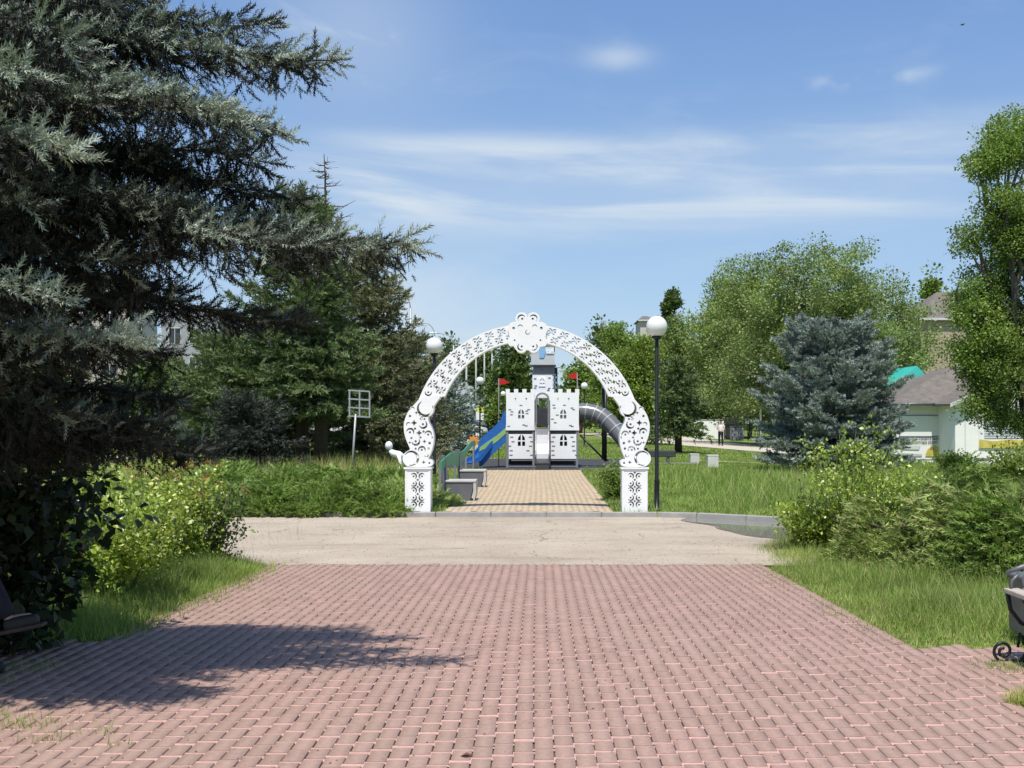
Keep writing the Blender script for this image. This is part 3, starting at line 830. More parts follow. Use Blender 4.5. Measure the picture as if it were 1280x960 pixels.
# ------------------------------------------------------------------ globe lamps
globe_m, gt_, gb_ = base_mat('opal_globe')
gb_.inputs['Base Color'].default_value = (.80, .80, .78, 1); gb_.inputs['Roughness'].default_value = .22; gb_.inputs['Subsurface Weight'].default_value = .25
gb_.inputs['Subsurface Radius'].default_value = (.1, .1, .1)
gn_ = gt_.new('ShaderNodeTexNoise'); gn_.inputs['Scale'].default_value = 4; gr_ = gt_.new('ShaderNodeValToRGB')
gr_.color_ramp.elements[0].color = (.74, .74, .71, 1); gr_.color_ramp.elements[1].color = (.84, .84, .82, 1)
gt_.link(gn_.outputs['Fac'], gr_.inputs['Fac']); gt_.link(gr_.outputs[0], gb_.inputs['Base Color'])
def globe_lamp(loc, label, H=3.68, gr=.2):
    t = empty('globe_lamp', loc, label, 'street lamp', 'globe lamps along the path')
    mb = MB()
    mb.lathe([(.0, 0), (.085, 0), (.085, .025), (.05, .04), (.048, .55), (.055, .57), (.038, .6), (.036, H - gr * 2 - .04), (.03, H - gr * 2 - .03)], n=14)
    mb.build('pole', black_metal, t)
    c = MB(); c.lathe([(0, H - 2 * gr - .05), (.05, H - 2 * gr - .05), (.09, H - 2 * gr - .015), (.095, H - 2 * gr + .03), (.07, H - 2 * gr + .035)], n=14); c.build('lamp_holder', black_metal, t)
    g = MB(); g.sphere((0, 0, H - gr), gr, 28, 18); g.build('lamp_globe', globe_m, t)
    return t
for px, Y, lab in ((821, 20.3, 'black post with a large white ball lamp on the grass just right of the arch'),
                   (543, 25.9, 'black post with a white ball lamp rising behind the left shoulder of the arch'),
                   (600, 51.8, 'black post with a small white ball lamp in front of the yellow banner'),
                   (730.5, 60.5, 'black post with a small white ball lamp behind the tube slide'),
                   (629, 84.0, 'tiny white ball lamp peeping out beside the left top corner of the castle')):
    p = onground(px, Y)
    globe_lamp(p, lab, H=(3.69 if Y < 50 else at(px, {600: 471, 730.5: 478, 629: 489}[px], Y).z - p.z))

# ------------------------------------------------------------------ castle playset
CP = .005148
play = empty('castle_playset', (.157, 36.8, -.133), 'white castle shaped playset with slides and a tall tower, ending the beige path', 'playset')
def cz(zx, zy): return ((zx - 468) * CP, (890 - zy) * CP)
pwhite = mat('playset_white_panel', (.90, .90, .90), .45, .03, 4, dirt=(.72, .72, .71, .3))
pgrey = mat('playset_grey', (.22, .225, .24), .5, .1, 5)
pdark = mat('playset_dark', (.05, .052, .058), .5, .2, 6)
steel = mat('brushed_steel', (.24, .245, .26), .42, .08, 10, metal=1.0)
tubem = mat('grey_tube_plastic', (.15, .153, .165), .26, .1, 3, spec=.6)
blue = mat('blue_plastic', (.025, .13, .42), .35, .15, 4)
greenp = mat('green_plastic', (.035, .30, .14), .4, .15, 4)
lime = mat('lime_plastic', (.28, .45, .16), .4, .1, 4)
red = mat('red_plastic', (.50, .02, .02), .4, .15, 5)
for zx in (235, 410, 515, 700):
    x = (zx - 468) * CP
    for y, top in ((.0, 1.5), (1.35, 2.6)):
        mb = MB(); mb.box((x, y, top / 2), (.085, .085, top), bev=.012); mb.build('post', pgrey, play)
fl = MB(); fl.box((0, .67, 1.28), (2.46, 1.3, .07), bev=.01)
fl.box((-.02, .02, 1.22), (2.42, .06, .08)); fl.build('platform', pdark, play)
def gothic(cx, cy, w, h):
    """a pair of lancets with a cross bar, as holes"""
    out = []
    for sx in (-1, 1):
        out.append([(cx + sx * w * .09, cy - h * .02), (cx + sx * w * .48, cy - h * .02), (cx + sx * w * .40, cy + h * .25), (cx + sx * w * .09, cy + h * .5)])
        out.append([(cx + sx * w * .09, cy - h * .5), (cx + sx * w * .48, cy - h * .5), (cx + sx * w * .48, cy - h * .12), (cx + sx * w * .09, cy - h * .12)])
    return [p if (p[0][0] > cx) else p[::-1] for p in out]
def panel(name, x0, x1, y0, y1, yo, merl, hol, flare=0.0):
    a, b = cz(x0, y1); c, d = cz(x1, y0)      # a,b lower left; c,d upper right
    o = [(a - flare, b), (c + flare, b), (c, b + .22), (c, b + (d - b) * .8), (c + flare, d - .12)]
    if merl:
        n = merl * 2 - 1; W = (c - a + 2 * flare) / n
        for k in range(n):
            xr = c + flare - k * W; xl = xr - W
            zt = d if k % 2 == 0 else d - .125
            o += [(xr, zt), (xl, zt)]
    else: o += [(c + flare, d), (a - flare, d)]
    o += [(a - flare, d - .12), (a, b + (d - b) * .8), (a, b + .22)]
    return plate2d(name, o, hol, .03, pwhite, play, (0, yo, 0))
def zpoly(l): return [cz(*p) for p in l]
for x0, x1, wx in ((228, 416, 328), (522, 712, 608)):
    hs = gothic(*cz(wx, 530), .22, .33)
    for sx in ((290, 362) if x0 < 300 else (573, 645)):
        hs.append(zpoly([(sx - 5, 425), (sx + 5, 425), (sx + 4, 455), (sx - 3, 455)]))
    pn = panel('wall_panel', x0, x1, 365, 640, -.06, 4, hs, .015)
    mb = MB(); wxx, wzz = cz(wx, 530); mb.box((wxx, -.03, wzz), (.24, .006, .35)); merge(pn, mb.build('window_shade', mat('window_shade_grey', (.20, .205, .215), .6, .1, 5)))
    mb = MB()
    g = np.random.default_rng(x0)
    for k in range(11):
        zx = x0 + 14 + (x1 - x0 - 40) * (g.random() if k > 5 else (g.random() * .22 + (.72 if k % 2 else 0))); zy = 470 + g.random() * 145
        if abs(zx - wx) < 34 and abs(zy - 530) < 45: continue
        x, z = cz(zx, zy); mb.box((x, -.079, z), (.10, .006, .038), bev=.002)
    merge(pn, mb.build('brick_mark', pgrey))
for x0, x1, wx in ((245, 405, 330), (525, 695, 610)):
    pn = panel('lower_panel', x0, x1, 665, 830, -.03, 0, gothic(*cz(wx, 705), .26, .4))
    mb = MB(); g = np.random.default_rng(x0)
    for k in range(10):
        zx = (x0 + 18 if k % 2 else x1 - 18) + g.normal() * 7; zy = 685 + (k // 2) * 30
        x, z = cz(zx, zy); mb.box((x, -.049, z), (.11, .006, .04), bev=.002)
    merge(pn, mb.build('brick_mark', pgrey))
MB().box((-.02, .9, .62), (2.3, .03, 1.1)).build('under_panel', pdark, play)
# doorway arch between the two panels
aw = []
for d in np.linspace(0, 180, 15): aw.append((469 + 46 * math.cos(R(d)), 432 - 44 * math.sin(R(d))))
ain = [(469 + 36 * math.cos(R(d)), 436 - 36 * math.sin(R(d))) for d in np.linspace(180, 0, 15)]
plate2d('door_arch', zpoly([(515, 600)] + aw + [(423, 600), (433, 600)] + ain + [(505, 600)]), [], .05, pgrey, play, (0, -.055, 0))
lint = [(423, 432), (416, 432), (416, 380), (522, 380), (522, 432), (515, 432)]
plate2d('lintel', zpoly([(416, 440), (416, 384), (522, 384), (522, 440), (516, 440)] + [(469 + 47.5 * math.cos(R(d)), 432 - 45.5 * math.sin(R(d))) for d in np.linspace(0, 180, 15)]), [], .028, pwhite, play, (0, -.03, 0))
bpnl = MB(); x, z = cz(472, 548); bpnl.box((x, .7, z - .02), (.44, .03, .62)); bpnl.build('back_panel', pdark, play)
# back wall: side panels at the rear
for x0, x1 in ((228, 414), (524, 712)):
    o = zpoly([(x0, 640), (x1, 640), (x1, 430), (x0, 430)])
    plate2d('back_wall', o, [], .03, pwhite, play, (0, 1.42, 0))
for zx in (232, 706):
    x = (zx - 468) * CP
    mb = MB(); mb.box((x, .67, 1.75), (.03, 1.2, .8)); mb.build('side_wall', pwhite, play)
# front slide
def chute(name, pts, w, side, m, parent, thick=.03):
    """open channel swept along pts (x,y,z), side lips of the given height"""
    mb = MB(); P = [Vector(p) for p in pts]; prof = [(-w / 2 - thick, side), (-w / 2, side), (-w / 2, .0), (w / 2, .0), (w / 2, side), (w / 2 + thick, side), (w / 2 + thick, -thick), (-w / 2 - thick, -thick)]
    vs = []
    for i, p in enumerate(P):
        d = (P[min(i + 1, len(P) - 1)] - P[max(i - 1, 0)]).normalized()
        s = Vector((d.y, -d.x, 0)); s = s.normalized() if s.length > 1e-4 else Vector((1, 0, 0)); u = s.cross(d)
        if u.z < 0: u = -u
        vs += [p + s * a + u * b for a, b in prof]
    n = len(prof); fs = []
    for i in range(len(P) - 1):
        for k in range(n): fs.append((i * n + k, i * n + (k + 1) % n, (i + 1) * n + (k + 1) % n, (i + 1) * n + k))
    fs += [tuple(range(n)), tuple(range((len(P) - 1) * n, len(P) * n))]
    mb.add(vs, fs); return mb.build(name, m, parent)
sl = [(-.0, .05, 1.36), (0, -.1, 1.34), (0, -.35, 1.14), (0, -.65, .84), (0, -.95, .52), (0, -1.12, .36), (0, -1.3, .27), (0, -1.55, .25)]
chute('slide', sl, .40, .16, steel, play)
mb = MB()
for sx in (-1, 1):
    mb.prism([(-.05, 1.30), (-.1, 1.52), (-.35, 1.34), (-.95, .72), (-1.2, .46), (-1.6, .43), (-1.6, .2), (-1.25, .2), (-.9, .42), (-.3, 1.0)], 'x', sx * .235 - .012, sx * .235 + .012)
mb.box((0, -1.5, .11), (.42, .05, .22)); mb.build('slide_side', pdark, play)
rl = MB()
rl.box((-.02, 0.0, .045), (2.42, .06, .05)); rl.box((-.62, -.01, .26), (.88, .05, .035)); rl.box((.74, -.01, .26), (.9, .05, .035)); rl.build('bottom_rail', pgrey, play)
# tower
def zbox(name, x0, x1, y0, y1, ya, yb, m, parent=None, hollow=False):
    a, b = cz(x0, y1); c, d = cz(x1, y0); mb = MB(); mb.box(((a + c) / 2, (ya + yb) / 2, (b + d) / 2), (c - a, yb - ya, d - b), bev=.006)
    return mb.build(name, m, parent or play)
tw = zbox('tower_wall', 402, 540, 262, 420, 1.5, 2.2, pwhite)
plate2d('tower_window', zpoly([(445, 340), (492, 340), (492, 290), (468, 272), (445, 290)]), gothic(*cz(469, 308), .17, .28), .02, pwhite, tw, (0, 1.485, 0))
mb = MB()
for (zx, zy) in ((420, 350), (425, 335), (518, 352), (512, 365), (420, 285), (520, 280)):
    x, z = cz(zx, zy); mb.box((x, 1.492, z), (.09, .008, .04))
merge(tw, mb.build('brick_mark', pgrey))
zbox('tower_band', 407, 556, 197, 262, 1.54, 2.2, pgrey)
zbox('tower_ledge', 384, 566, 190, 197, 1.4, 2.3, pdark)
up = zbox('tower_box', 392, 556, 100, 190, 1.46, 2.24, mat('playset_pale_grey', (.55, .57, .60), .5, .06, 4))
for zx in (396, 552):
    x, z = cz(zx, 70)
    for y in (1.5, 2.2): MB().box((x, y, z), (.05, .05, .42)).build('tower_post', pdark, play)
plate2d('tower_picture', zpoly([(450, 142), (480, 142), (495, 100), (488, 62), (440, 62), (448, 100)]), [], .01, mat('pale_blue_panel', (.25, .48, .78), .5, .1, 4), play, (0, 1.44, 0))
plate2d('tower_fret', zpoly([(498, 112), (550, 112), (550, 55), (498, 55)]), [disc(*cz(510, 75), .04), crescent(*cz(530, 85), .05, .03, 0, 250), disc(*cz(538, 102), .025), disc(*cz(512, 98), .03)], .012, pwhite, play, (0, 1.435, 0))
rf = MB(); x, z = cz(474, 52); rf.box((x, 1.85, z), (.92, .9, .05)); 
rf.add([(x - .46, 1.4, z + .025), (x + .46, 1.4, z + .025), (x + .46, 2.3, z + .025), (x - .46, 2.3, z + .025), (x, 1.85, z + .55)], [(0, 1, 4), (1, 2, 4), (2, 3, 4), (3, 0, 4)]); rf.build('tower_roof', pgrey, play)
for k in range(9):
    x, z = cz(558, 400 - k * 18); MB().sphere((x + (.03 if k % 2 else -.02), 1.9, z), .05, 8, 6, mi=0).build('climbing_knob', pwhite, play)
ladp = MB(); x, z = cz(558, 300); ladp.box((x + .03, 1.97, z), (.14, .05, 1.0)); ladp.build('climbing_board', pdark, play)
# flags
for zx, zy, zp in ((210, 312, 172), (672, 272, 708)):
    x, z = cz(zp, 400); xf, zf = cz(zx, zy)
    mb = MB(); mb.tube([(x, .9, .0), (x, .9, zf + .12)], .016, 6); fp = mb.build('flag_pole', pgrey, play)
    sgn = 1 if zx > zp else -1
    w = abs(zx - zp) * CP + .2
    plate2d('flag', [(x, zf + .13), (x + sgn * w * .45, zf + .10), (x + sgn * w, zf - .02), (x + sgn * w * .5, zf - .08), (x, zf - .10)], [], .014, red, fp, (0, .9, 0))
# tube slide to the right
tp = [(1.22, .6, 1.93), (1.55, .55, 1.94), (1.85, .5, 1.88), (2.12, .42, 1.74), (2.38, .3, 1.5), (2.7, .1, 1.12), (3.0, -.1, .72), (3.2, -.25, .5), (3.45, -.4, .42)]
TP = [];
for i in range(len(tp) - 1):
    for k in range(4): TP.append(Vector(tp[i]).lerp(Vector(tp[i + 1]), k / 4))
TP.append(Vector(tp[-1]))
for _ in range(2): TP = [TP[0]] + [(TP[i - 1] + TP[i] * 2 + TP[i + 1]) / 4 for i in range(1, len(TP) - 1)] + [TP[-1]]
mb = MB(); mb.tube(TP, .29, 28, cap=False); tb = mb.build('tube_slide', tubem, play)
mb = MB()
for i in (4, 8, 11, 14, 18, 22, 26):
    d = (TP[i + 1] - TP[i]).normalized() * .02
    mb.tube([TP[i] - d, TP[i] + d], .305, 28, cap=False)
mb.build('tube_joint', mat('tube_joint_grey', (.36, .37, .39), .4, .1, 5), tb)
mb = MB(); rg = [Vector((1.2, .6 + .36 * math.cos(a), 1.93 + .36 * math.sin(a))) for a in np.linspace(0, 2 * PI, 21)]
mb.tube(rg, .03, 6, cap=False); mb.build('tube_collar', red, tb)
mb = MB(); x, z = cz(722, 630); mb.lathe([(0, -.02), (.16, -.02), (.16, .02), (0, .02)], n=18)
for i, v in enumerate(mb.v): mb.v[i] = (x + v[2], .5 + v[1], z + v[0])
mb.build('red_wheel', red, play)
# blue wavy slide to the left
bl = [(-1.2, .5, 1.32), (-1.42, .45, 1.22), (-1.62, .35, .98), (-1.85, .2, .80), (-2.05, .05, .55), (-2.25, -.1, .28), (-2.5, -.25, .18)]
bs = chute('blue_slide', bl, .5, .12, blue, play)
mb = MB()
top = [(-1.2, 1.95), (-1.32, 1.93), (-1.42, 1.66), (-1.62, 1.44), (-1.82, 1.26), (-2.0, 1.12), (-2.12, .98), (-2.2, .8)]
bot = [(-2.16, .02), (-2.02, .1), (-1.6, .56), (-1.2, .92)]
mb.prism(top + bot, 'y', -.02, .015); sd = mb.build('slide_side', blue, bs)
mb = MB(); mb.prism([(-1.2, 1.42), (-1.55, 1.12), (-1.9, .88), (-2.14, .70), (-2.16, .56), (-1.9, .68), (-1.55, .9), (-1.2, 1.22)], 'y', -.032, -.022); mb.build('green_stripe', lime, sd)

# green wavy board on posts beside the benches
gb = empty('wavy_board', (-1.9, 28.6, -.145), 'green wavy board with an orange flower disc behind the grey benches', 'play panel')
n = 40; vs = []
for i in range(n + 1):
    t = i / n; Y = 21.7 - 28.6 + 12.9 * t
    x = -.06 - .06 * t
    zc = .80 + .05 * math.sin(t * 2 * PI * 1.6) + .16 * float(smooth(.55, 1, t)); hh = .11 + .11 * math.sin(PI * min(1, t * 1.3)) ** 2
    for dx in (-.015, .015):
        vs += [(x + dx, Y, zc - hh), (x + dx, Y, zc + hh * .6)]
fs = []
for i in range(n):
    o = 4 * i; fs += [(o, o + 4, o + 5, o + 1), (o + 2, o + 3, o + 7, o + 6), (o + 1, o + 5, o + 7, o + 3), (o, o + 2, o + 6, o + 4)]
fs += [(0, 1, 3, 2), (4 * n, 4 * n + 2, 4 * n + 3, 4 * n + 1)]
MB().add(vs, fs).build('board', greenp, gb)
for t in (.02, .35, .68, .985):
    Y = 21.7 - 28.6 + 12.9 * t
    MB().box((-.1 - .06 * t, Y, .42), (.05, .05, .84)).build('post', pgrey, gb)
fp = []
for i in range(48):
    a = 2 * PI * i / 48; r = .15 + .03 * math.cos(8 * a); fp.append((r * math.cos(a), r * math.sin(a)))
plate2d('flower_disc', fp, [], .03, mat('orange_plastic', (.75, .30, .06), .45, .15, 5), gb, (-.16, 11.5 - 5.6, 1.0))
MB().box((-.16, 11.54 - 5.6, .5), (.07, .05, 1.0)).build('disc_post', pgrey, gb)

# concrete benches on the left of the path
bench_m = mat('bench_grey', (.13, .135, .15), .7, .1, 5)
bench_e = mat('bench_pale_edge', (.50, .49, .47), .8, .1, 6)
def block_bench(loc, label):
    t = empty('path_bench', loc, label, 'bench', 'low grey benches beside the beige path')
    mb = MB(); mb.prism([(-.30, .0), (.20, .0), (.27, .32), (.27, .40), (-.32, .40), (-.34, .3)], 'y', -.26, .26); mb.build('seat_block', bench_m, t)
    mb = MB(); mb.box((0.0, 0, .422), (.66, .56, .04), bev=.01); mb.prism([(.275, .40), (.335, .40), (.335, .18), (.30, .02), (.275, .02)], 'y', -.27, -.12); mb.prism([(.275, .40), (.335, .40), (.335, .18), (.30, .02), (.275, .02)], 'y', .12, .27); mb.build('seat_edge', bench_e, t)
    mb = MB(); mb.prism([(-.34, .0), (-.20, .0), (-.34, .95), (-.46, .95)], 'y', -.08, .08); mb.build('back_post', bench_m, t)
    return t
block_bench((-1.62, 22.7, -.145), 'low dark grey bench with slanted back post, the one nearer the arch')
block_bench((-1.62, 27.0, -.145), 'low dark grey bench with slanted back post, the one nearer the blue slide')

# swing frame, low plank and blocks on the right lawn
sw = empty('swing_frame', onground(757, 42.0), 'tall black post frame with slanted brace beside the grey tube slide', 'swing frame')
for y in (0, 1.6): MB().tube([(0, y, 0), (0, y, 2.95)], .055, 10).build('post', black_metal, sw)
MB().tube([(0, -.05, 2.93), (0, 1.65, 2.93)], .05, 8).build('top_beam', black_metal, sw)
MB().tube([(-.02, 0, .06), (-1.0, .1, 1.05)], .04, 8).build('brace', black_metal, sw)
pk = empty('plank_seat', onground(815, 40.0), 'low dark plank on short legs on the lawn behind the black lamp post', 'bench')
MB().box((0, 0, .40), (1.75, .32, .24), bev=.03).build('plank', mat('dark_plank', (.06, .06, .065), .6, .2, 6), pk)
for sx in (-.6, .6): MB().box((sx, 0, .14), (.1, .25, .28)).build('leg', grey_metal, pk)
mb = MB(); MB().box((.5, -.05, .05), (2.2, .05, .05)).build('rail', conc, pk)
blk = mat('white_block', (.62, .61, .60), .8, .08, 5, dirt=(.4, .39, .36, .5))
for px, Y, s, lab in ((868, 41.0, .37, 'small pale stone block with a notch, the one further from the blue spruce'), (890.5, 38.7, .42, 'small pale stone block on the lawn, the one nearer the blue spruce')):
    o = empty('stone_block', onground(px, Y), lab, 'block', None)
    MB().box((0, 0, s / 2 - .01), (s * .92, s * .9, s), bev=.015).build('block_body', blk, o)
    MB().box((0, 0, s + .012), (s * .96, s * .94, .035), bev=.008).build('block_cap', blk, o)

# sign frame left
sg = empty('sign_frame', onground(441, 30.0), 'empty grey metal sign frame on a leaning pole above the creeping junipers', 'sign frame')
mb = MB(); mb.tube([(-.04, 0, 0), (.08, 0, 1.85)], .03, 8); mb.build('pole', mat('galvanised', (.42, .43, .43), .5, .12, 8, metal=.4), sg)
mb = MB()
for z in (1.78, 2.02, 2.26, 2.5): mb.box((.17, 0, z), (.6, .03, .04), (0, .06, 0))
for x in (-.11, .17, .45): mb.box((x + .02, -.004, 2.14 - .06 * x), (.04, .035, .74))
mb.build('grid_frame', MATS['galvanised'], sg)

# white garden sculpture behind the hedge
wsn = empty('garden_sculpture', onground(489, 28.0), 'white garden sculpture with round head and bent legs left of the arch', 'sculpture')
mb = MB(); mb.sphere((-.06, 0, 1.02), .10, 16, 10, (1, 1, 1.15)); mb.build('head', white_paint, wsn)
mb = MB(); mb.tube([(-.04, 0, .9), (.05, 0, .82), (.2, 0, .78), (.34, .02, .72)], [.05, .09, .1, .06], 10); mb.tube([(.2, -.08, .78), (.27, -.1, .55), (.2, -.1, .3), (.24, -.1, 0)], [.05, .04, .035, .03], 8); mb.tube([(.32, .05, .74), (.42, .06, .5), (.36, .06, .25), (.42, .06, 0)], [.06, .045, .035, .03], 8); mb.build('body', white_paint, wsn)

# ------------------------------------------------------------------ iron bench at the right edge with litter bin
def iron_scroll(mb, c, r0, turns, start, y, rad=.012, sgn=1):
    pts = []
    n = int(22 * turns)
    for i in range(n + 1):
        t = i / n; a = start + sgn * 2 * PI * turns * t; r = r0 * (1 - .78 * t)
        pts.append((c[0] + r * math.cos(a), y, c[1] + r * math.sin(a)))
    mb.tube(pts, rad, 6)
def iron_bench(loc, rz, label):
    """seat faces local -X; length along Y"""
    t = empty('iron_bench', loc, label, 'bench', None, rz)
    L = 1.5
    for yy in (0.0, L):
        mb = MB()
        mb.tube([(.0, yy, .47), (.02, yy, .36), (.09, yy, .27), (.2, yy, .22), (.28, yy, .24)], .016, 7)
        mb.tube([(.27, yy, .46), (.21, yy, .3), (.19, yy, .16), (.13, yy, .05), (.10, yy, .0)], [.022, .022, .02, .02, .022], 7)
        mb.tube([(.10, yy, .44), (.14, yy, .36), (.2, yy, .42)], .011, 6)
        mb.tube([(.46, yy, .46), (.42, yy, .28), (.43, yy, .1), (.50, yy, .0)], .02, 7)
        mb.tube([(.19, yy, .16), (.3, yy, .2), (.43, yy, .16)], .012, 6)
        iron_scroll(mb, (-.03, .075), .075, 1.6, R(-70), yy, .011, -1)
        mb.tube([(-.01, yy, .01), (.06, yy, .005), (.11, yy, .0)], .012, 6)
        mb.tube([(.07, yy, .10), (.085, yy, .2)], .01, 5)
        iron_scroll(mb, (.28, .07), .07, 1.4, R(200), yy, .01)
        mb.build('end_frame', black_metal, t)
        mb = MB()
        mb.tube([(.0, yy, .62), (.1, yy, .655), (.3, yy, .665), (.52, yy, .65)], [.012, .02, .02, .018], 7)
        mb.tube([(.02, yy, .49), (.03, yy, .56), (.08, yy, .61)], .011, 6)
        iron_scroll(mb, (.17, .55), .075, 1.3, R(100), yy, .009)
        mb.build('armrest', grey_metal, t)
        mb = MB(); mb.tube([(.46, yy, .44), (.52, yy, .65), (.60, yy, .92)], .018, 7); mb.build('back_frame', black_metal, t)
    for k in range(4):
        mb = MB(); mb.box((.04 + k * .118, L / 2, .487), (.105, L + .08, .034), bev=.008); mb.build('seat_slat', wood_grey, t)
    for k in range(3):
        mb = MB(); mb.box((.535 + k * .04, L / 2, .62 + k * .12), (.028, L + .08, .10), (0, .32, 0), bev=.008); mb.build('back_slat', wood_grey, t)
    return t
bz = float(zplaza(7.4))
iron_bench((3.245, 5.90, float(zplaza(7.0)) + .0), 0, 'wooden slat bench with black scroll ironwork at the right edge of the red paving')
bin_ = empty('litter_bin', (3.80, 8.12, gzf(3.8, 8.1)), 'grey metal litter bin in the grass behind the bench at the right edge', 'litter bin')
binm = mat('bin_grey', (.15, .14, .135), .5, .15, 5, dirt=(.09, .08, .07, .5))
mb = MB(); mb.box((0, 0, .30), (.34, .30, .42), bev=.02); mb.build('bin_body', binm, bin_)
mb = MB(); mb.box((0, 0, .52), (.37, .33, .03), bev=.01); mb.box((0, -.158, .42), (.2, .012, .08)); mb.build('bin_rim', grey_metal, bin_)
for sx in (-.13, .13): MB().tube([(sx, 0, 0), (sx, 0, .15)], .016, 6).build('bin_leg', black_metal, bin_)

# ------------------------------------------------------------------ near silver spruce (left)
tw_near = needle_proto(26, .105, .026, .0068, 60)
tw_mid = needle_proto(11, 1.0, .42, .16, 50, seedv=4)
tw_tuft = needle_proto(12, .8, .5, .17, 66, seedv=6)
tw_far = needle_proto(8, 1.0, .5, .24, 48, seedv=5)
TX, TY = -5.35, 6.15
spr = empty('silver_spruce', (TX, TY, gzf(TX, TY)), 'large silver grey spruce leaning its drooping branches over the left side, nearest tree', 'tree')
gzs = gzf(TX, TY)
bound_y = [-400, -100, 0, 60, 120, 170, 230, 270, 300, 340, 400, 440, 480, 520, 560, 600, 680, 900]
bound_x = [250, 290, 315, 325, 335, 330, 320, 300, 290, 260, 240, 235, 270, 270, 235, 90, 10, -80]
def ok_px(p):
    w = p + np.array([TX, TY, gzs])
    if w[1] < 1.2: return w[0] < -2.2
    px = VX + w[0] / w[1] * F; py = VY - (w[2] - CAMZ) / w[1] * F
    return px < np.interp(py, bound_y, bound_x) - 25
def spr_branch(tip, rise, sag, g):
    """tip relative to the trunk foot"""
    h = tip[2] + rise; pl = []
    for s in np.linspace(0, 1, 9):
        x = tip[0] * s; y = tip[1] * s
        z = h + (tip[2] - h) * s - sag * math.sin(PI * s) * (1 - .3 * s) + .0
        pl.append(np.array([x, y, z]) + (g.normal(size=3) * .05 if 0 < s < 1 else 0))
    pl = np.array(pl)
    for _ in range(2): pl = np.concatenate([pl[:1], np.stack([.75 * pl[:-1] + .25 * pl[1:], .25 * pl[:-1] + .75 * pl[1:]], 1).reshape(-1, 3), pl[-1:]])
    return pl[::2]
g = np.random.default_rng(12)
boughs = []      # polyline, thickness, share of silver needles painted as sunlit, length of the hanging strands
for px, py, Y, pale, hg in ((425, 76, 6.5, .9, .34), (357, 166, 6.3, .9, .30), (522, 306, 6.2, .8, .36), (166, 424, 5.5, 1.0, .3), (335, 30, 6.8, .3, .6), (262, 565, 7.1, .25, .3), (385, 402, 7.4, .15, .2),
                  (300, 150, 6.0, 1.0, .5), (235, 370, 7.5, .15, .4), (190, 545, 6.6, .2, .35), (75, 372, 5.2, 1.0, .3), (100, 60, 5.3, .5, .5), (225, 505, 7.6, .15, .4), (430, 298, 6.5, .5, .3), (340, 205, 6.9, .3, .6), (85, 190, 5.0, .9, .45), (215, 320, 6.6, .2, .5),
                  (235, 265, 6.0, .2, .6), (30, 90, 5.0, .8, .4), (150, 330, 6.0, .2, .6), (375, 250, 7.0, .3, .6), (130, 130, 5.8, .3, .6), (215, 40, 6.4, .3, .5), (95, 520, 6.2, .3, .4), (60, 450, 5.6, .4, .45), (215, 445, 7.0, .15, .4), (40, 260, 5.5, .3, .6), (200, 200, 6.6, .2, .6)):
    w = np.array(at(px, py, Y)) - np.array([TX, TY, gzs])
    boughs.append((spr_branch(w, .55 + .7 * g.random(), .10 + .18 * g.random(), g), .03, pale, hg))
for i in range(46):
    h = .9 + 9.2 * g.random() ** 1.2; az = g.random() * 2 * PI
    L = 4.4 * (1 - h / 11.5) ** 1.05 * (.75 + .3 * g.random()) + .2
    if h > 4.6: L *= .66
    for _ in range(9):
        tip = np.array([math.cos(az) * L, math.sin(az) * L, h - .12 * L])
        if ok_px(tip) and ok_px(tip * np.array([.8, .8, 1])): break
        L *= .86
    if L < .8 and h < 7: continue
    boughs.append((spr_branch(tip, .15 * L + .2, .07 * L, g), .01 + .006 * L, .3, .5))
wood = MB(); TP_, TD_, TS_, TM_ = [], [], [], []
def put(p, d, sc_, m_): TP_.append(p); TD_.append(d); TS_.append(sc_); TM_.append(m_)
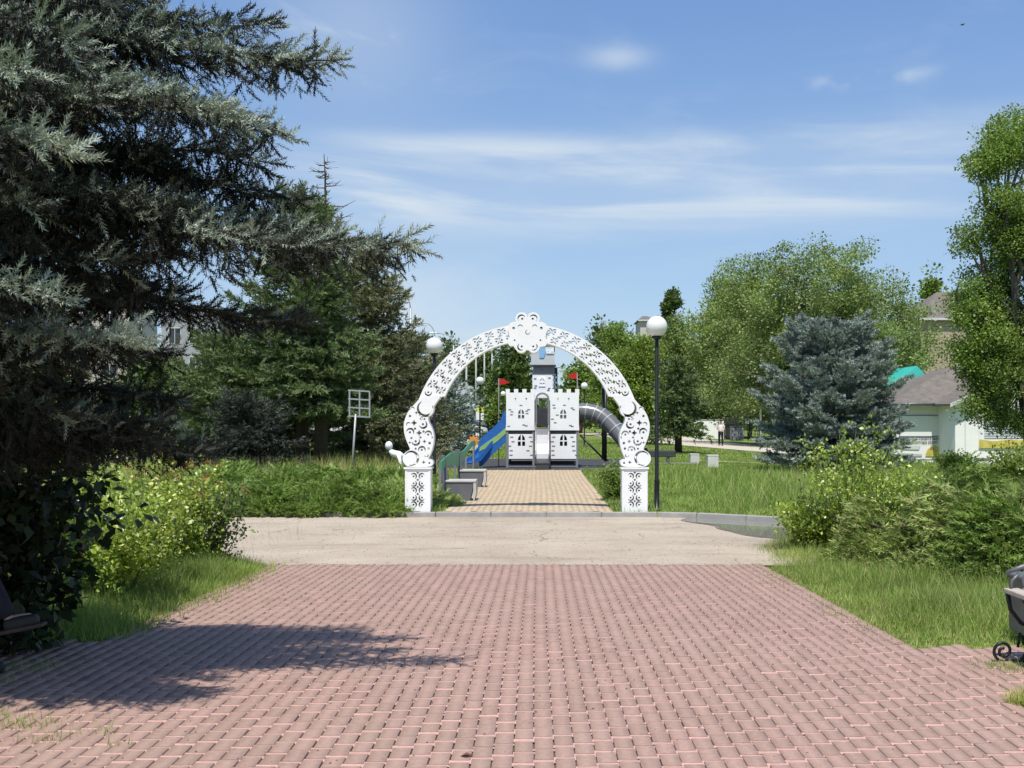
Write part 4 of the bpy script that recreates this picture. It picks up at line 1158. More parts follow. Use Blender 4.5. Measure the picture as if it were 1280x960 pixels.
for pl, r0, pale, hg in boughs:
    seg = np.linalg.norm(np.diff(pl, axis=0), axis=1); L = seg.sum(); cum = np.concatenate([[0], np.cumsum(seg)])
    wood.tube([tuple(p) for p in pl], [r0 * (1 - .88 * c / L) for c in cum], 6, cap=False)
    s_ = .10 * L
    while s_ < L:
        i = max(0, min(np.searchsorted(cum, s_, 'right') - 1, len(seg) - 1)); t = (s_ - cum[i]) / seg[i]
        p = pl[i] * (1 - t) + pl[i + 1] * t; d = (pl[i + 1] - pl[i]) / seg[i]; fr_ = s_ / L
        q = p + np.array([TX, TY, gzs]); vis = q[1] > 1.2 and VX + q[0] / q[1] * F > -90
        if not vis and g.random() < .45: s_ += .07; continue
        k_ = 1.0 if vis else 1.6
        side = np.cross(d, [0, 0, 1.0]); side /= np.linalg.norm(side) + 1e-6
        # leafy shelf: short side shoots, sunlight painted in by a share of pale silver needles
        sw = ((.34 + .18 * (pale > .7)) * (1 - fr_) + .10) * min(1, L / 2.2)
        for sg in (-1, 1):
            l = sw * (.5 + .8 * g.random()); dd = side * sg * .8 + d * .65 + np.array([0, 0, .12 - .25 * g.random()]); dd /= np.linalg.norm(dd)
            n_ = max(1, int(l / .05))
            for k in range(n_ + 1):
                pos = p + dd * l * (k + .3 * g.random()) / n_ + np.array([0, 0, -.10 * (l * k / n_)]) + g.normal(size=3) * .018
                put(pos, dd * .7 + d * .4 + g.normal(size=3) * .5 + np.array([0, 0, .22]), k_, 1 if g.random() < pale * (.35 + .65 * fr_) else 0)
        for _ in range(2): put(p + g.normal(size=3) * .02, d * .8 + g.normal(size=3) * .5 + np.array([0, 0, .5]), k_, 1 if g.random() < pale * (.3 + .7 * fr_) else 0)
        # hanging strands below the bough, their shade painted in with near-black needles
        for _ in range(6 if vis else 3):
            if g.random() < .30 + .35 * fr_ ** 2: continue
            l = hg * 1.15 * (.35 + .95 * g.random()) * (1 - .72 * fr_ ** 1.5)
            b0 = p + side * g.normal() * sw * .6; n_ = max(2, int(l / .05)); sway = g.normal(size=3) * .12
            if vis and g.random() < .5: wood.tube([tuple(b0), tuple(b0 + np.array([sway[0] * .3, sway[1] * .3, -l]))], [.004, .0015], 3, cap=False)
            for k in range(n_ + 1):
                t2 = k / n_; pos = b0 + np.array([sway[0] * t2 * .4, sway[1] * t2 * .4, -l * t2]) + g.normal(size=3) * .012
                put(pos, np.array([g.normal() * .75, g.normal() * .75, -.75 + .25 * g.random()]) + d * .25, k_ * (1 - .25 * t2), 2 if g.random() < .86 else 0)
        s_ += .048 * (.7 + .6 * g.random()) * (1 if vis else 1.5)
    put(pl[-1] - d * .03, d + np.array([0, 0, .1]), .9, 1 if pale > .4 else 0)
P = np.array(TP_); D = np.array(TD_); S_ = np.array(TS_); Mi = np.array(TM_)
fr = frames(D, g.random(len(D)) * 2 * PI)
v, f = scatter(tw_near[0], tw_near[1], fr, P, S_ * (1.0 + .55 * g.random(len(P))))
np_mesh('crown', v, f, [needle_mid_, needle_lit_tip_, needle_shade_], spr, midx=np.repeat(Mi, len(tw_near[1])))
wood.tube([(0, 0, -.2), (0, 0, 1), (.03, 0, 4), (0, 0, 8), (0, 0, 11.2)], [.24, .2, .15, .08, .015], 10)
wood.build('trunk', bark_dark, spr); print('near twigs', len(P))
print('spruce twigs', len(P))

# ------------------------------------------------------------------ conifers in the middle distance
G1 = 'green spruces behind the juniper hedge'
def cz_h(py, Y, z0): return CAMZ - (py - VY) / F * Y - z0
b = onground(378, 35.0); conifer('dense green spruce with two dark stems behind the junipers, left of the sign frame', b, cz_h(238, 35, b.z), 2.25, 2.2, needle_green, bark_dark, tw_mid, .27, whorls=17, per=8, step=.18, sec_step=.2, sec_len=1.0, hang=.3, droop=.25, up=.3, group=G1, seed=11, trunk_r=.19, power=.72, ragged=.35)
b = onground(401, 34.0); t2 = conifer('slim dark spruce stem standing close against the dense green spruce', b, 6.6, 1.9, 2.4, needle_green, bark_dark, tw_mid, .26, whorls=11, per=6, step=.22, sec_step=.26, sec_len=.8, hang=.3, group=G1, seed=12, trunk_r=.19, droop=.3)
b = onground(456, 40.0); conifer('thin open spruce with olive needles between the sign frame and the arch', b, cz_h(312, 40, b.z), 2.35, .9, needle_olive, bark_dark, tw_mid, .28, whorls=20, per=8, step=.24, sec_step=.26, sec_len=1.0, hang=.35, droop=.3, up=.35, group=G1, seed=13, power=.62, trunk_r=.15)
b = onground(508, 46.0); conifer('lower olive spruce just behind the left foot of the arch', b, cz_h(428, 46, b.z), 2.1, .5, needle_olive, bark_dark, tw_mid, .3, whorls=15, per=8, step=.25, sec_step=.28, sec_len=1.0, hang=.3, droop=.3, up=.35, group=G1, seed=14, power=.6, trunk_r=.14)
b = onground(300, 37.0); conifer('broad green spruce under the tiled house at the left', b, cz_h(440, 37, b.z), 2.9, .6, needle_green, bark_dark, tw_mid, .28, whorls=13, per=9, step=.22, sec_step=.24, sec_len=1.1, hang=.3, droop=.35, up=.3, group=G1, seed=15, power=.5, trunk_r=.16)
b = onground(312, 31.0); conifer('small bluish spruce with drooping boughs in front of the broad green one', b, 2.2, 1.4, .6, needle_mid_, bark_dark, tw_mid, .2, whorls=8, per=8, step=.15, sec_step=.18, sec_len=.8, hang=.35, droop=.45, group=G1, seed=16, power=.5, trunk_r=.09)
b = onground(540, 52.0); conifer('dark blue green spruce low behind the left column of the arch', b, cz_h(478, 52, b.z), 2.5, .4, needle_blue, bark_dark, tw_far, .36, whorls=10, per=8, step=.28, sec_step=.3, sec_len=1.1, hang=.3, group=G1, seed=17, power=.5)
# dead top
b = onground(408, 44.0); dt = empty('dead_spruce', b, 'bare dead treetop sticking up above the green spruces', 'tree')
mb = MB(); H = cz_h(192, 44, b.z); mb.tube([(0, 0, 0), (0, 0, H * .5), (-.05, 0, H * .93), (-.1, 0, H)], [.16, .12, .035, .012], 7); mb.build('trunk', bark_dark, dt)
mb = MB(); g = np.random.default_rng(5)
for i in range(46):
    z = H - .3 - 4.2 * g.random(); az = g.random() * 2 * PI; L = (.25 + (H - z) * .42) * (.5 + .7 * g.random()); d = Vector((math.cos(az), math.sin(az), 0))
    p0 = Vector((-.05, 0, z)); p1 = p0 + d * L * .6 + Vector((0, 0, -.06 * L)); p2 = p0 + d * L + Vector((0, 0, .12 * L))
    mb.tube([p0, p1, p2], [.028, .02, .008], 5)
    for q in range(3):
        s = p0.lerp(p1, .5 + .4 * q / 2); mb.tube([s, s + Vector((g.normal() * .2, g.normal() * .2, .08 + g.normal() * .08)) + d * .15], [.012, .006], 4)
mb.build('dead_branch', bark_grey, dt)

# blue spruce on the right lawn
b = onground(1040, 37.0)
conifer('broad blue grey spruce standing alone on the right lawn in front of the white house', b, cz_h(410, 37, b.z), 2.6, .25, needle_blue, bark_dark, tw_tuft, .17, whorls=14, per=15, step=.09, sec_step=.11, sec_len=1.0, hang=.16, droop=.24, up=.32, name='blue_spruce', seed=21, power=.46, ragged=.22, elev=(-14, 44), trunk_r=.17)
b = onground(848, 53.0)
conifer('small slim green spruce on the lawn between the black lamp post and the footpath', b, cz_h(452, 53, b.z), 1.5, 1.3, needle_green, bark_dark, tw_far, .3, whorls=13, per=6, step=.28, sec_step=.3, sec_len=.8, hang=.3, droop=.35, seed=22, power=.7, trunk_r=.16, ragged=.35)
b = onground(1276, 46.0)
conifer('little dark spruce against the wall of the white house at the right edge', Vector((b.x, 44.5, gzf(b.x, 44.5))), 1.75, .55, .1, needle_green, bark_dark, tw_mid, .2, whorls=8, per=7, step=.16, sec_step=.2, sec_len=.5, hang=.1, seed=23)

# ------------------------------------------------------------------ broadleaf trees
def auto_tree(label, px0, px1, py0, Y, leafm, zlow=.18, nl=8, seed=1, group=None, nclump=260, per=55, leaf=.25, rc=.75, name='broadleaf_tree', px=None, depth=1.0, trunk_r=.2, droop=0.0, gap=.1, bark=None, topw=.55):
    g = np.random.default_rng(seed)
    c = onground(px if px else (px0 + px1) / 2, Y)
    x0 = (px0 - VX) / F * Y - c.x; x1 = (px1 - VX) / F * Y - c.x; H = CAMZ - (py0 - VY) / F * Y - c.z
    W = (x1 - x0) / 2; xm = (x0 + x1) / 2; z0 = H * zlow
    lob = []
    for i in range(nl):
        t = i / max(1, nl - 1)
        zc = z0 + (H - z0) * (.2 + .62 * t); wid = W * (1 - topw * t ** 2)
        a = 2.4 * i + g.random(); off = wid * (.50 if topw > .4 else .66) * (1 if i < nl - 1 else .2)
        r = wid * (.56 + .24 * g.random())
        lob.append((xm + off * math.cos(a) * 1.0, off * math.sin(a) * depth, zc, r, r * depth, (H - z0) * (.17 + .08 * g.random())))
    lob[-1] = (lob[-1][0], lob[-1][1], H - lob[-1][5] * .98, *lob[-1][3:])
    return broad_tree(label, group, c, lob, leafm, bark or bark_grey, nclump, per, rc, leaf, trunk_r, None, name, seed, droop, gap=gap)
GT = 'trees behind the lawn and playground'
auto_tree('tall wide olive green tree rising behind the blue spruce, highest on the right', 890, 1148, 312, 76, leaf_olive, .04, 17, 31, GT, 1500, 105, .17, .9, px=1030, trunk_r=.35, droop=.35, gap=.05, topw=.25)
auto_tree('yellow green tree with open crown between black lamp post and the tall olive tree', 858, 985, 318, 106, leaf_yellow, .12, 11, 32, GT, 800, 90, .22, 1.1, px=920, trunk_r=.25, gap=.15)
auto_tree('dull olive bushy tree directly behind the black lamp post', 800, 905, 398, 110, leaf_olive, .06, 8, 33, GT, 560, 90, .23, 1.0, trunk_r=.2)
auto_tree('low leafy tree shading the dark mesh fence', 890, 985, 430, 112, leaf_mid, .2, 7, 34, GT, 400, 85, .23, 1.0, trunk_r=.2)
auto_tree('round green tree behind the right shoulder of the arch', 732, 812, 402, 98, leaf_mid, .03, 8, 35, GT, 520, 85, .21, .9, trunk_r=.22)
auto_tree('bright green tree low behind the tube slide', 752, 838, 414, 68, leaf_yellow, .02, 7, 36, GT, 480, 85, .165, .7, trunk_r=.2)
auto_tree('small green tree behind the red flag right of the tower', 700, 752, 452, 110, leaf_mid, .1, 6, 37, GT, 180, 45, .36, 1.1, trunk_r=.2)
auto_tree('deep green tree left of the castle tower under the arch', 612, 664, 428, 92, leaf_deep, .1, 7, 38, GT, 230, 50, .33, 1.0, trunk_r=.22)
auto_tree('deep green tree behind the pale masts under the arch', 572, 626, 432, 118, leaf_deep, .05, 7, 39, GT, 220, 45, .42, 1.3, trunk_r=.22)
auto_tree('low round green shrub tree under the red flag left of the castle', 612, 646, 482, 88, leaf_mid, .02, 5, 40, GT, 120, 45, .28, .7, trunk_r=.12)
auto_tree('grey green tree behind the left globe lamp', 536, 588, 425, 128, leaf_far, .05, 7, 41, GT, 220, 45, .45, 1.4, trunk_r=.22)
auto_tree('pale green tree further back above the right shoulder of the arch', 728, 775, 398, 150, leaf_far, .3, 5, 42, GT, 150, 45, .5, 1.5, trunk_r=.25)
auto_tree('bushy tree at the left seen through the spruce boughs', 120, 255, 440, 62, leaf_deep, .03, 8, 43, GT, 260, 50, .25, .95, trunk_r=.2)
auto_tree('dark tree far left behind the silver spruce', -60, 110, 430, 58, leaf_deep, .03, 8, 44, GT, 260, 50, .25, .95, trunk_r=.2)
auto_tree('low green tree below the tiled house', 215, 345, 448, 66, leaf_deep, .03, 7, 45, GT, 240, 50, .26, .95, trunk_r=.2)
auto_tree('olive tree filling the gap right of the tall olive tree below the brick house', 1080, 1132, 440, 80, leaf_olive, .05, 6, 46, GT, 200, 50, .28, .9, trunk_r=.2)
auto_tree('small treetop showing above the brown roof of the brick house', 1148, 1182, 335, 118, leaf_mid, .4, 5, 47, GT, 110, 45, .42, 1.1, trunk_r=.2)
# poplar
c = onground(838, 135)
broad_tree('slender dark poplar standing above the other trees by the lamp globe', GT, c, [(0, 0, 6, 1.8, 1.8, 5), (0, 0, 10.5, 1.7, 1.7, 4.6), (.1, 0, 13.5, 1.3, 1.3, 4), (.1, 0, 15.6, .8, .8, 2.8)], leaf_deep, bark_grey, 330, 45, .7, .36, .25, 2.0, 'poplar_tree', 48)
# leafy tree overhanging the white house, right edge
Yt = 33.0; c = onground(1296, Yt)
def L(px, py, r, dy=0, rz=None):
    p = at(px, py, Yt) - c; return (p.x, dy, p.z, r, r, rz or r * .8)
broad_tree('big green tree at the right edge hanging over the white house', None, c,
           [L(1262, 205, 1.15), L(1290, 180, 1.5, .5), L(1250, 265, .9, -.4), L(1215, 300, .55, 0, .5), L(1285, 300, 1.5), L(1240, 365, 1.15, .4), L(1285, 400, 1.7, -.5), L(1212, 395, .65, -.3), L(1228, 440, .95, 0), L(1258, 470, 1.05, -.5), L(1290, 490, 1.0), L(1215, 470, .55, .2, .4), L(1225, 205, .4, 0, .4), L(1212, 512, .42, -.4, .38), L(1245, 520, .5, -.3, .45), L(1272, 528, .5, -.4, .45), L(1232, 488, .55, -.2, .4), L(1262, 505, .6, .2, .5), L(1200, 440, .45, .2, .35), L(1340, 300, 1.9, .6), L(1350, 430, 1.9)],
           leaf_mid, bark_grey, 1700, 75, .38, .082, .24, 3.6, 'broadleaf_tree', 51, droop=.25, hollow=.1, gap=.18)
# thin hanging twigs with few leaves in front of the house wall
# far wood closing the horizon
K = 1500; xk = rng.uniform(-150, 160, K); yk = 165 + rng.uniform(0, 25, K); hk = 5.2 + 2.2 * np.sin(xk * .11) + 1.3 * np.sin(xk * .31 + 1) + .012 * np.abs(xk) * 1.0
ck = np.stack([xk, yk, -.8 + rng.random(K) ** .8 * hk], -1)
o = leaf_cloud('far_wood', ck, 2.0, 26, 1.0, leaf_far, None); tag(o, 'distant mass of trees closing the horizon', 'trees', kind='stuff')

# ------------------------------------------------------------------ shrubs
def stems(mb, n, h, spread, g, r=.006):
    tips = []
    for i in range(n):
        a = g.random() * 2 * PI; q = spread * math.sqrt(g.random())
        b0 = Vector((math.cos(a) * q * .25, math.sin(a) * q * .25, -.02)); hh = h * (.65 + .4 * g.random())
        e = Vector((math.cos(a) * q, math.sin(a) * q, hh)); m = b0.lerp(e, .5) + Vector((g.normal() * .05, g.normal() * .05, .06 * hh))
        mb.tube([b0, m, e], [r * 1.5, r, r * .5], 5); tips.append((b0, m, e))
    return tips
def rose_bush(label, loc, h, spread, n=26, m=None, leaf=.055, seed=1, group=None, red=0.0, dens=24, name='rose_bush', per=8, low=.08, cat='shrub'):
    g = np.random.default_rng(seed); t = empty(name, loc, label, cat, group)
    mb = MB(); tips = stems(mb, n, h, spread, g); mb.build('stem', mat('green_stem', (.10, .12, .04), .7, .3, 10), t)
    C = []; top = []
    for b0, mm, e in tips:
        for k in range(dens):
            s = low + (1.05 - low) * g.random(); p = (b0.lerp(mm, s * 2) if s < .5 else mm.lerp(e, s * 2 - 1)) if True else e
            q = np.array(p) + g.normal(size=3) * (.05 + .05 * spread) * (.5 + s)
            q[2] = max(q[2], .03)
            (top if (red and s > .93 and g.random() < red) else C).append(q)
    fo = leaf_cloud('foliage', np.array(C), .085, per, leaf, m or leaf_rose, t, up=.5)
    if top: merge(fo, leaf_cloud('new_leaf', np.array(top), .06, per, leaf * .8, leaf_red, None, up=.8))
    return t
GR = 'rose bushes along the left grass edge'
def P0(px, Y): return onground(px, Y)
rose_bush('sunlit rose bush with reddish young shoots, furthest of the left bushes beside the road', P0(228, 12.6), 1.28, .62, 30, seed=3, group=GR, red=.75, leaf=.046)
rose_bush('dark leaved low bush with white bud at the road corner left', P0(262, 12.9), .95, .42, 18, leaf_deep, seed=4, group=GR, leaf=.046)
rose_bush('big pale green rose bush in the middle of the left row', P0(165, 11.2), 1.2, .72, 34, seed=5, group=GR, leaf=.047)
rose_bush('leggy rose bush with glossy leaves nearest the red paving on the left', P0(135, 9.9), .92, .55, 26, seed=6, group=GR, leaf=.045, low=.35)
rose_bush('rose bush with light stems half in the shade of the silver spruce', P0(70, 11.6), 1.25, .65, 28, seed=7, group=GR, leaf=.046)
rose_bush('yellowish tall weed bush behind the left rose bushes', P0(40, 14.0), 1.3, .7, 28, leaf_yellow, seed=8, group=GR, leaf=.07)
# dark shrub beside the left bench
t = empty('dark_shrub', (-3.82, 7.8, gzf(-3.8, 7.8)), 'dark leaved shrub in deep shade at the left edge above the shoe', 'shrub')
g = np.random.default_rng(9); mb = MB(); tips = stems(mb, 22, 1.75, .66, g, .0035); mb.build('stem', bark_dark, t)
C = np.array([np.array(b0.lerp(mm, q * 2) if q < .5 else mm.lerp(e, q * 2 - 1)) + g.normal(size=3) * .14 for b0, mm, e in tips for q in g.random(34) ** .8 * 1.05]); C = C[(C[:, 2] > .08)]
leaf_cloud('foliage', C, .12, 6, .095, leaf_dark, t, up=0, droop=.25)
# right hand shrubs
GJ = 'shrubs at the right end of the road'
rose_bush('tall leggy rose bush with yellow green leaves at the right end of the road', P0(1068, 14.3), 1.62, .62, 26, leaf_rose, seed=21, leaf=.05, dens=18, group=GJ)
rose_bush('second rose bush with pale leaves leaning towards the junipers', P0(1110, 13.8), 1.3, .5, 18, leaf_rose, seed=22, leaf=.048, group=GJ)
rose_bush('low bright green shrub beside the puddle', P0(1020, 14.9), .72, .5, 20, leaf_rose, seed=23, leaf=.055, group=GJ)
rose_bush('small dark bush at the end of the kerb by the puddle', P0(1015, 18.3), .42, .32, 16, leaf_deep, seed=24, leaf=.05, group=GJ)
rose_bush('rounded yellow green bush in front of the white house at the right edge', P0(1282, 30.0), .85, 1.1, 34, leaf_yellow, seed=25, leaf=.09, dens=22, name='round_bush', group=None)
sp_j = needle_proto(14, .20, .07, .02, 42, seedv=8)
def juniper(label, loc, rx, ry, h, n, m, seed, group, size=1.0, cover=.25):
    g = np.random.default_rng(seed); t = empty('juniper_bush', loc, label, 'shrub', group)
    a = g.random(n) * 2 * PI; q = np.sqrt(g.random(n)); x = np.cos(a) * q * rx; y = np.sin(a) * q * ry
    lump = .72 + .6 * val_noise(np.stack([x, y, x * 0], -1), 2.3, seed)
    z = h * np.clip(1 - q ** 2.6, .06, 1) * lump * (cover + (1 - cover) * g.random(n) ** .5)
    P = np.stack([x, y, z], -1); D = np.stack([np.cos(a) * .9, np.sin(a) * .9, .12 + 0 * a], -1) + g.normal(size=(n, 3)) * np.array([.75, .75, .45])
    v, f = scatter(sp_j[0], sp_j[1], frames(D, g.random(n) * 6.28), P, size * (.7 + .7 * g.random(n)))
    np_mesh('foliage', v, f, m, t)
    mb = MB()
    for i in range(10):
        aa = g.random() * 6.28; mb.tube([(0, 0, 0), (math.cos(aa) * rx * .35, math.sin(aa) * ry * .35, h * .5), (math.cos(aa) * rx * .75, math.sin(aa) * ry * .75, h * .6)], [.03, .02, .008], 5)
    mb.build('stem', bark_dark, t)
GH = 'creeping junipers in the hedge left of the arch'
names = ['at the far left end by the rose bushes', 'with a dip in it, second from the left', 'in front of the two spruce stems', 'right of the spruce stems', 'below the sign frame', 'against the left pedestal of the arch']
for i, px in enumerate((258, 305, 352, 400, 448, 490)):
    juniper('creeping juniper ' + names[i], P0(px, 21.25 - (.12 if i % 2 else 0)), .78, 1.5, .40 + .10 * (i % 3), 3200, leaf_juniper, 60 + i, GH)
bk = ['behind the rose bushes', 'behind the dipped one', 'around the dark spruce stems', 'beside the sign pole', 'left of the white sculpture', 'behind the left pedestal']
for i, px in enumerate((235, 290, 345, 405, 455, 505)):
    juniper('taller creeping juniper in the back row ' + bk[i], P0(px, 25.4), .95, 1.9, .54, 2600, leaf_juniper, 80 + i, GH, 1.15)
juniper('small juniper tucked between left pedestal and bench', P0(545, 21.6), .42, .7, .38, 900, leaf_juniper2, 99, GH, .9)
GK = 'spreading junipers on the right'
for i, (px, Y, rx, h, m, lab) in enumerate(((1135, 13.2, .8, .95, leaf_juniper2, 'grey green spreading juniper right of the leggy rose bush'), (1215, 12.4, .9, 1.08, leaf_juniper2, 'large dense juniper left of the iron bench'), (1290, 11.8, .95, 1.05, leaf_juniper, 'dark juniper behind the litter bin at the right edge'), (1180, 15.4, 1.2, 1.1, leaf_juniper, 'further juniper seen over the grey green ones'), (1275, 15.0, 1.2, 1.2, leaf_juniper2, 'further juniper at the right edge behind the bench'))):
    juniper(lab, P0(px, Y), rx, .95, h, 5200, m, 120 + i, GK, 1.0, .12)
rose_bush('leafy weed bush growing in front of the white house corner', P0(1192, 40), .5, .7, 20, leaf_mid, seed=31, leaf=.09)
rose_bush('bushy shrub beside the right pedestal of the arch', P0(770, 22.6), .75, .35, 18, leaf_mid, seed=32, leaf=.05)

# ------------------------------------------------------------------ grass
BV = np.array([[-.5, 0, 0], [.5, 0, 0], [.36, .5, .08], [-.36, .5, .08], [0, 1, .34]], float)
BF = np.array([[0, 1, 2], [0, 2, 3], [3, 2, 4]])
def grass(name, x, y, h, w, m, label, lean=.35, zoff=0.0):
    N = len(x); z = gz(x, y) - .005 + zoff
    D = np.stack([rng.normal(size=N) * lean, rng.normal(size=N) * lean, np.ones(N)], -1)
    D /= np.linalg.norm(D, axis=1, keepdims=True)
    az = rng.random(N) * 2 * PI; s = np.stack([np.cos(az), np.sin(az), 0 * az], -1)
    s -= D * (s * D).sum(1, keepdims=True); s /= np.linalg.norm(s, axis=1, keepdims=True); n = np.cross(s, D)
    hh = np.asarray(h); ww = np.broadcast_to(w, (N,))
    v = x[:, None] * 0
    v = (s[:, None, :] * (BV[None, :, 0] * ww[:, None])[..., None] + D[:, None, :] * (BV[None, :, 1] * hh[:, None])[..., None] + n[:, None, :] * (BV[None, :, 2] * hh[:, None])[..., None]) + np.stack([x, y, z], -1)[:, None, :]
    f = BF[None] + (np.arange(N) * 5)[:, None, None]
    o = np_mesh(name, v.reshape(-1, 3), f.reshape(-1, 3), m)
    return tag(o, label, 'grass', kind='stuff')
def samp(n, x0, x1, y0, y1, cond=None):
    x = rng.uniform(x0, x1, n); y = rng.uniform(y0, y1, n)
    px = VX + x / y * F; k = (px > -60) & (px < 1340)
    if cond is not None: k &= cond(x, y)
    return x[k], y[k]
def patch(x, y, s, seed): return val_noise(np.stack([x, y, 0 * x], -1), s, seed)
# left verge
edge = lambda y: PXL + .03 + .05 * np.sin(y * 2.3) + .03 * np.sin(y * 6.1)
x, y = samp(90000, -8, -3.0, 8.1, 13.5, lambda x, y: (x < edge(y) + rng.exponential(.085, len(x)) - .05) & (y > 8.2 + .06 * np.sin(x * 7) - rng.exponential(.04, len(x))) & (y < 13.4))
dist = np.minimum(np.abs(edge(y) - x), np.abs(y - 8.2))
h = (.09 + .20 * np.clip(dist / .5, 0, 1)) * (.5 + .8 * rng.random(len(x))) * (1 + .35 * patch(x, y, 1.6, 1))
grass('grass', x, y, h, .0065, grass_lush, 'long grass on the left verge under the rose bushes')
# right verge
redge = lambda y: PXR - .0 + .05 * np.sin(y * 1.9 + 1) + .03 * np.sin(y * 5.3)
x, y = samp(150000, 2.6, 9.5, 7.8, 17.6, lambda x, y: (x > redge(y) - rng.exponential(.085, len(x)) + .06 + np.clip(y - 13.4, 0, .7) * .55 + np.where(y > 15.3, 9, 0) * 0 + np.clip(y - 15, 0, 5) * .45) & (y > 7.92 - rng.exponential(.03, len(x))))
dist = np.minimum(np.abs(x - redge(y)), np.abs(y - 7.9))
h = (.06 + .14 * np.clip(dist / .8, 0, 1)) * (.5 + .8 * rng.random(len(x))) * (1 + .35 * patch(x, y, 1.3, 2))
dry = rng.random(len(x)) < (.15 + .65 * np.exp(-dist / .35))
grass('grass', x[~dry], y[~dry], h[~dry], .0068, grass_lush, 'long green grass on the right verge beside the bench')
grass('dry_grass', x[dry], y[dry], h[dry] * .85, .006, grass_dry, 'yellowed short grass along the right edge of the red paving', .55)
# front tuft at the lower right and weeds in joints
x, y = samp(9000, 2.72, 3.6, 5.9, 6.42, lambda x, y: (x > 2.8 + .08 * np.sin(y * 20)) & (y < 6.33 + .05 * np.sin(x * 9)))
grass('grass', x, y, .05 + .09 * rng.random(len(x)), .006, grass_dry, 'tuft of grass at the lower right corner in front of the bench', .5)
wx, wy = [], []
for cx, cy, n, s in ((-2.75, 5.75, 260, .10), (-2.5, 5.45, 90, .07), (-3.1, 5.9, 260, .14), (-2.25, 5.6, 60, .05), (-2.95, 5.3, 120, .08), (-2.1, 5.35, 26, .03), (3.15, 7.2, 300, .1), (3.3, 7.05, 200, .1), (-3.1, 10.2, 60, .06), (-2.95, 11, 50, .06), (2.6, 9.4, 60, .06), (-3.2, 9.0, 90, .06), (2.45, 11.5, 40, .06), (-3.4, 7.2, 260, .12), (-3.5, 6.7, 300, .12)):
    wx.append(rng.normal(cx, s, n)); wy.append(rng.normal(cy, s * .8, n))
x = np.concatenate(wx); y = np.concatenate(wy)
grass('weeds', x, y, .03 + .08 * rng.random(len(x)), .005, grass_lush, 'small weeds sprouting from joints in the red paving', .7)
# seed heads / tall stalks
x, y = samp(1500, -7, 9, 8.6, 17, lambda x, y: (x < PXL - .25) | (x > PXR + .35 + np.clip(y - 13.4, 0, 5) * .6))
grass('grass_stalks', x, y, .3 + .2 * rng.random(len(x)), .004, grass_dry, 'tall pale grass stalks standing above the verges', .22)
# lawns behind
path_x = lambda x, y: (x > BX0 - .05) & (x < BX1 + .05) & (y < 35.5)
play_x = lambda x, y: (x > -4.2) & (x < 3.6) & (y > 35.3) & (y < 44.6)
beh = lambda x, y: (y > np.interp(x, [k[0] for k in KERB], [k[1] for k in KERB]) + .16) & ~path_x(x, y) & ~play_x(x, y)
x, y = samp(90000, -7, 10, 18.6, 26, lambda x, y: beh(x, y) & (x > -3.4))
h = (.05 + .10 * rng.random(len(x))) * (1 + .5 * patch(x, y, .9, 3))
grass('grass', x, y, h, .011, grass_lush, 'lawn grass right behind the kerb and around the arch', .45)
x, y = samp(150000, -12, 18, 26, 46, beh)
h = (.05 + .09 * rng.random(len(x))) * (1 + .6 * patch(x, y, .5, 4))
grass('grass', x, y, h, .019, grass_lush, 'lawn grass around the playground and the blue spruce', .5)
onpath = lambda x, y: ~((np.abs(x - np.interp(y, [53, 56, 61, 69, 80, 95, 112], [30, 22, 17, 13.2, 10.8, 9.5, 8])) < 5.6))
x, y = samp(140000, -22, 30, 46, 80, lambda x, y: onpath(x, y) & (((x > -2.5) | (y < 44)) | (rng.random(len(x)) < .5)))
h = (.05 + .08 * rng.random(len(x))); 
grass('grass', x, y, h, .035, grass_lush, 'far lawn grass in front of the trees', .6)
x, y = samp(7000, 3.5, 12, 20, 34, beh)
grass('tall_grass', x, y, .25 + .28 * rng.random(len(x)), .014, grass_lush, 'taller rough grass in front of the blue spruce', .3)
x, y = samp(5000, -11, -3, 26.5, 34)
grass('tall_grass', x, y, .3 + .5 * rng.random(len(x)), .014, grass_dry, 'tall pale grass around the spruce stems', .25)

# ------------------------------------------------------------------ buildings
wallw = mat('white_render', (.92, .91, .88), .85, .05, 1.5, dirt=(.66, .63, .57, .4), bump=.15, bscale=40)
roof_b = mat('slate_brown_roof', (.20, .175, .15), .85, .25, 3, bump=.5, bscale=12, dirt=(.30, .25, .2, .6))
trim = mat('white_trim', (.62, .62, .60), .6, .08, 4)
letter = mat('sign_lettering', (.05, .05, .055), .7, .2, 9)
palegrey = mat('sign_pale_grey', (.50, .51, .53), .7, .1, 8)
yellow = mat('sign_yellow', (.62, .52, .10), .6, .35, 3, dirt=(.75, .72, .5, .7))
HB = Vector((19.0, 49.0, gzf(19, 49)))
house = empty('white_house', HB, 'white rendered single storey house with brown hipped roof and painted signs at the right', 'house')
def HL(px, py, Y): return at(px, py, Y) - HB
ya = .0
# annex wall (left) and projecting block (right)
xl = HL(1118, 575, 49).x; xr = HL(1186, 575, 49).x
wz = HL(1150, 503, 49).z
mb = MB(); mb.box(((xl + xr) / 2 + .2, 3.5, wz / 2 - .1), (xr - xl + .4, 7, wz + .2)); mb.build('wall', wallw, house)
Yb = 47.0
bx0 = HL(1194, 575, Yb).x; bx1 = bx0 + 9.0; bz1 = HL(1194, 503, Yb).z; rid = bz1 + 2.1; bxm = (bx0 + bx1) / 2
mb = MB(); mb.prism([(bx0, -.5), (bx1, -.5), (bx1, bz1), (bxm, rid), (bx0, bz1)], 'y', Yb - 49, 8.0); mb.build('wall', wallw, house)
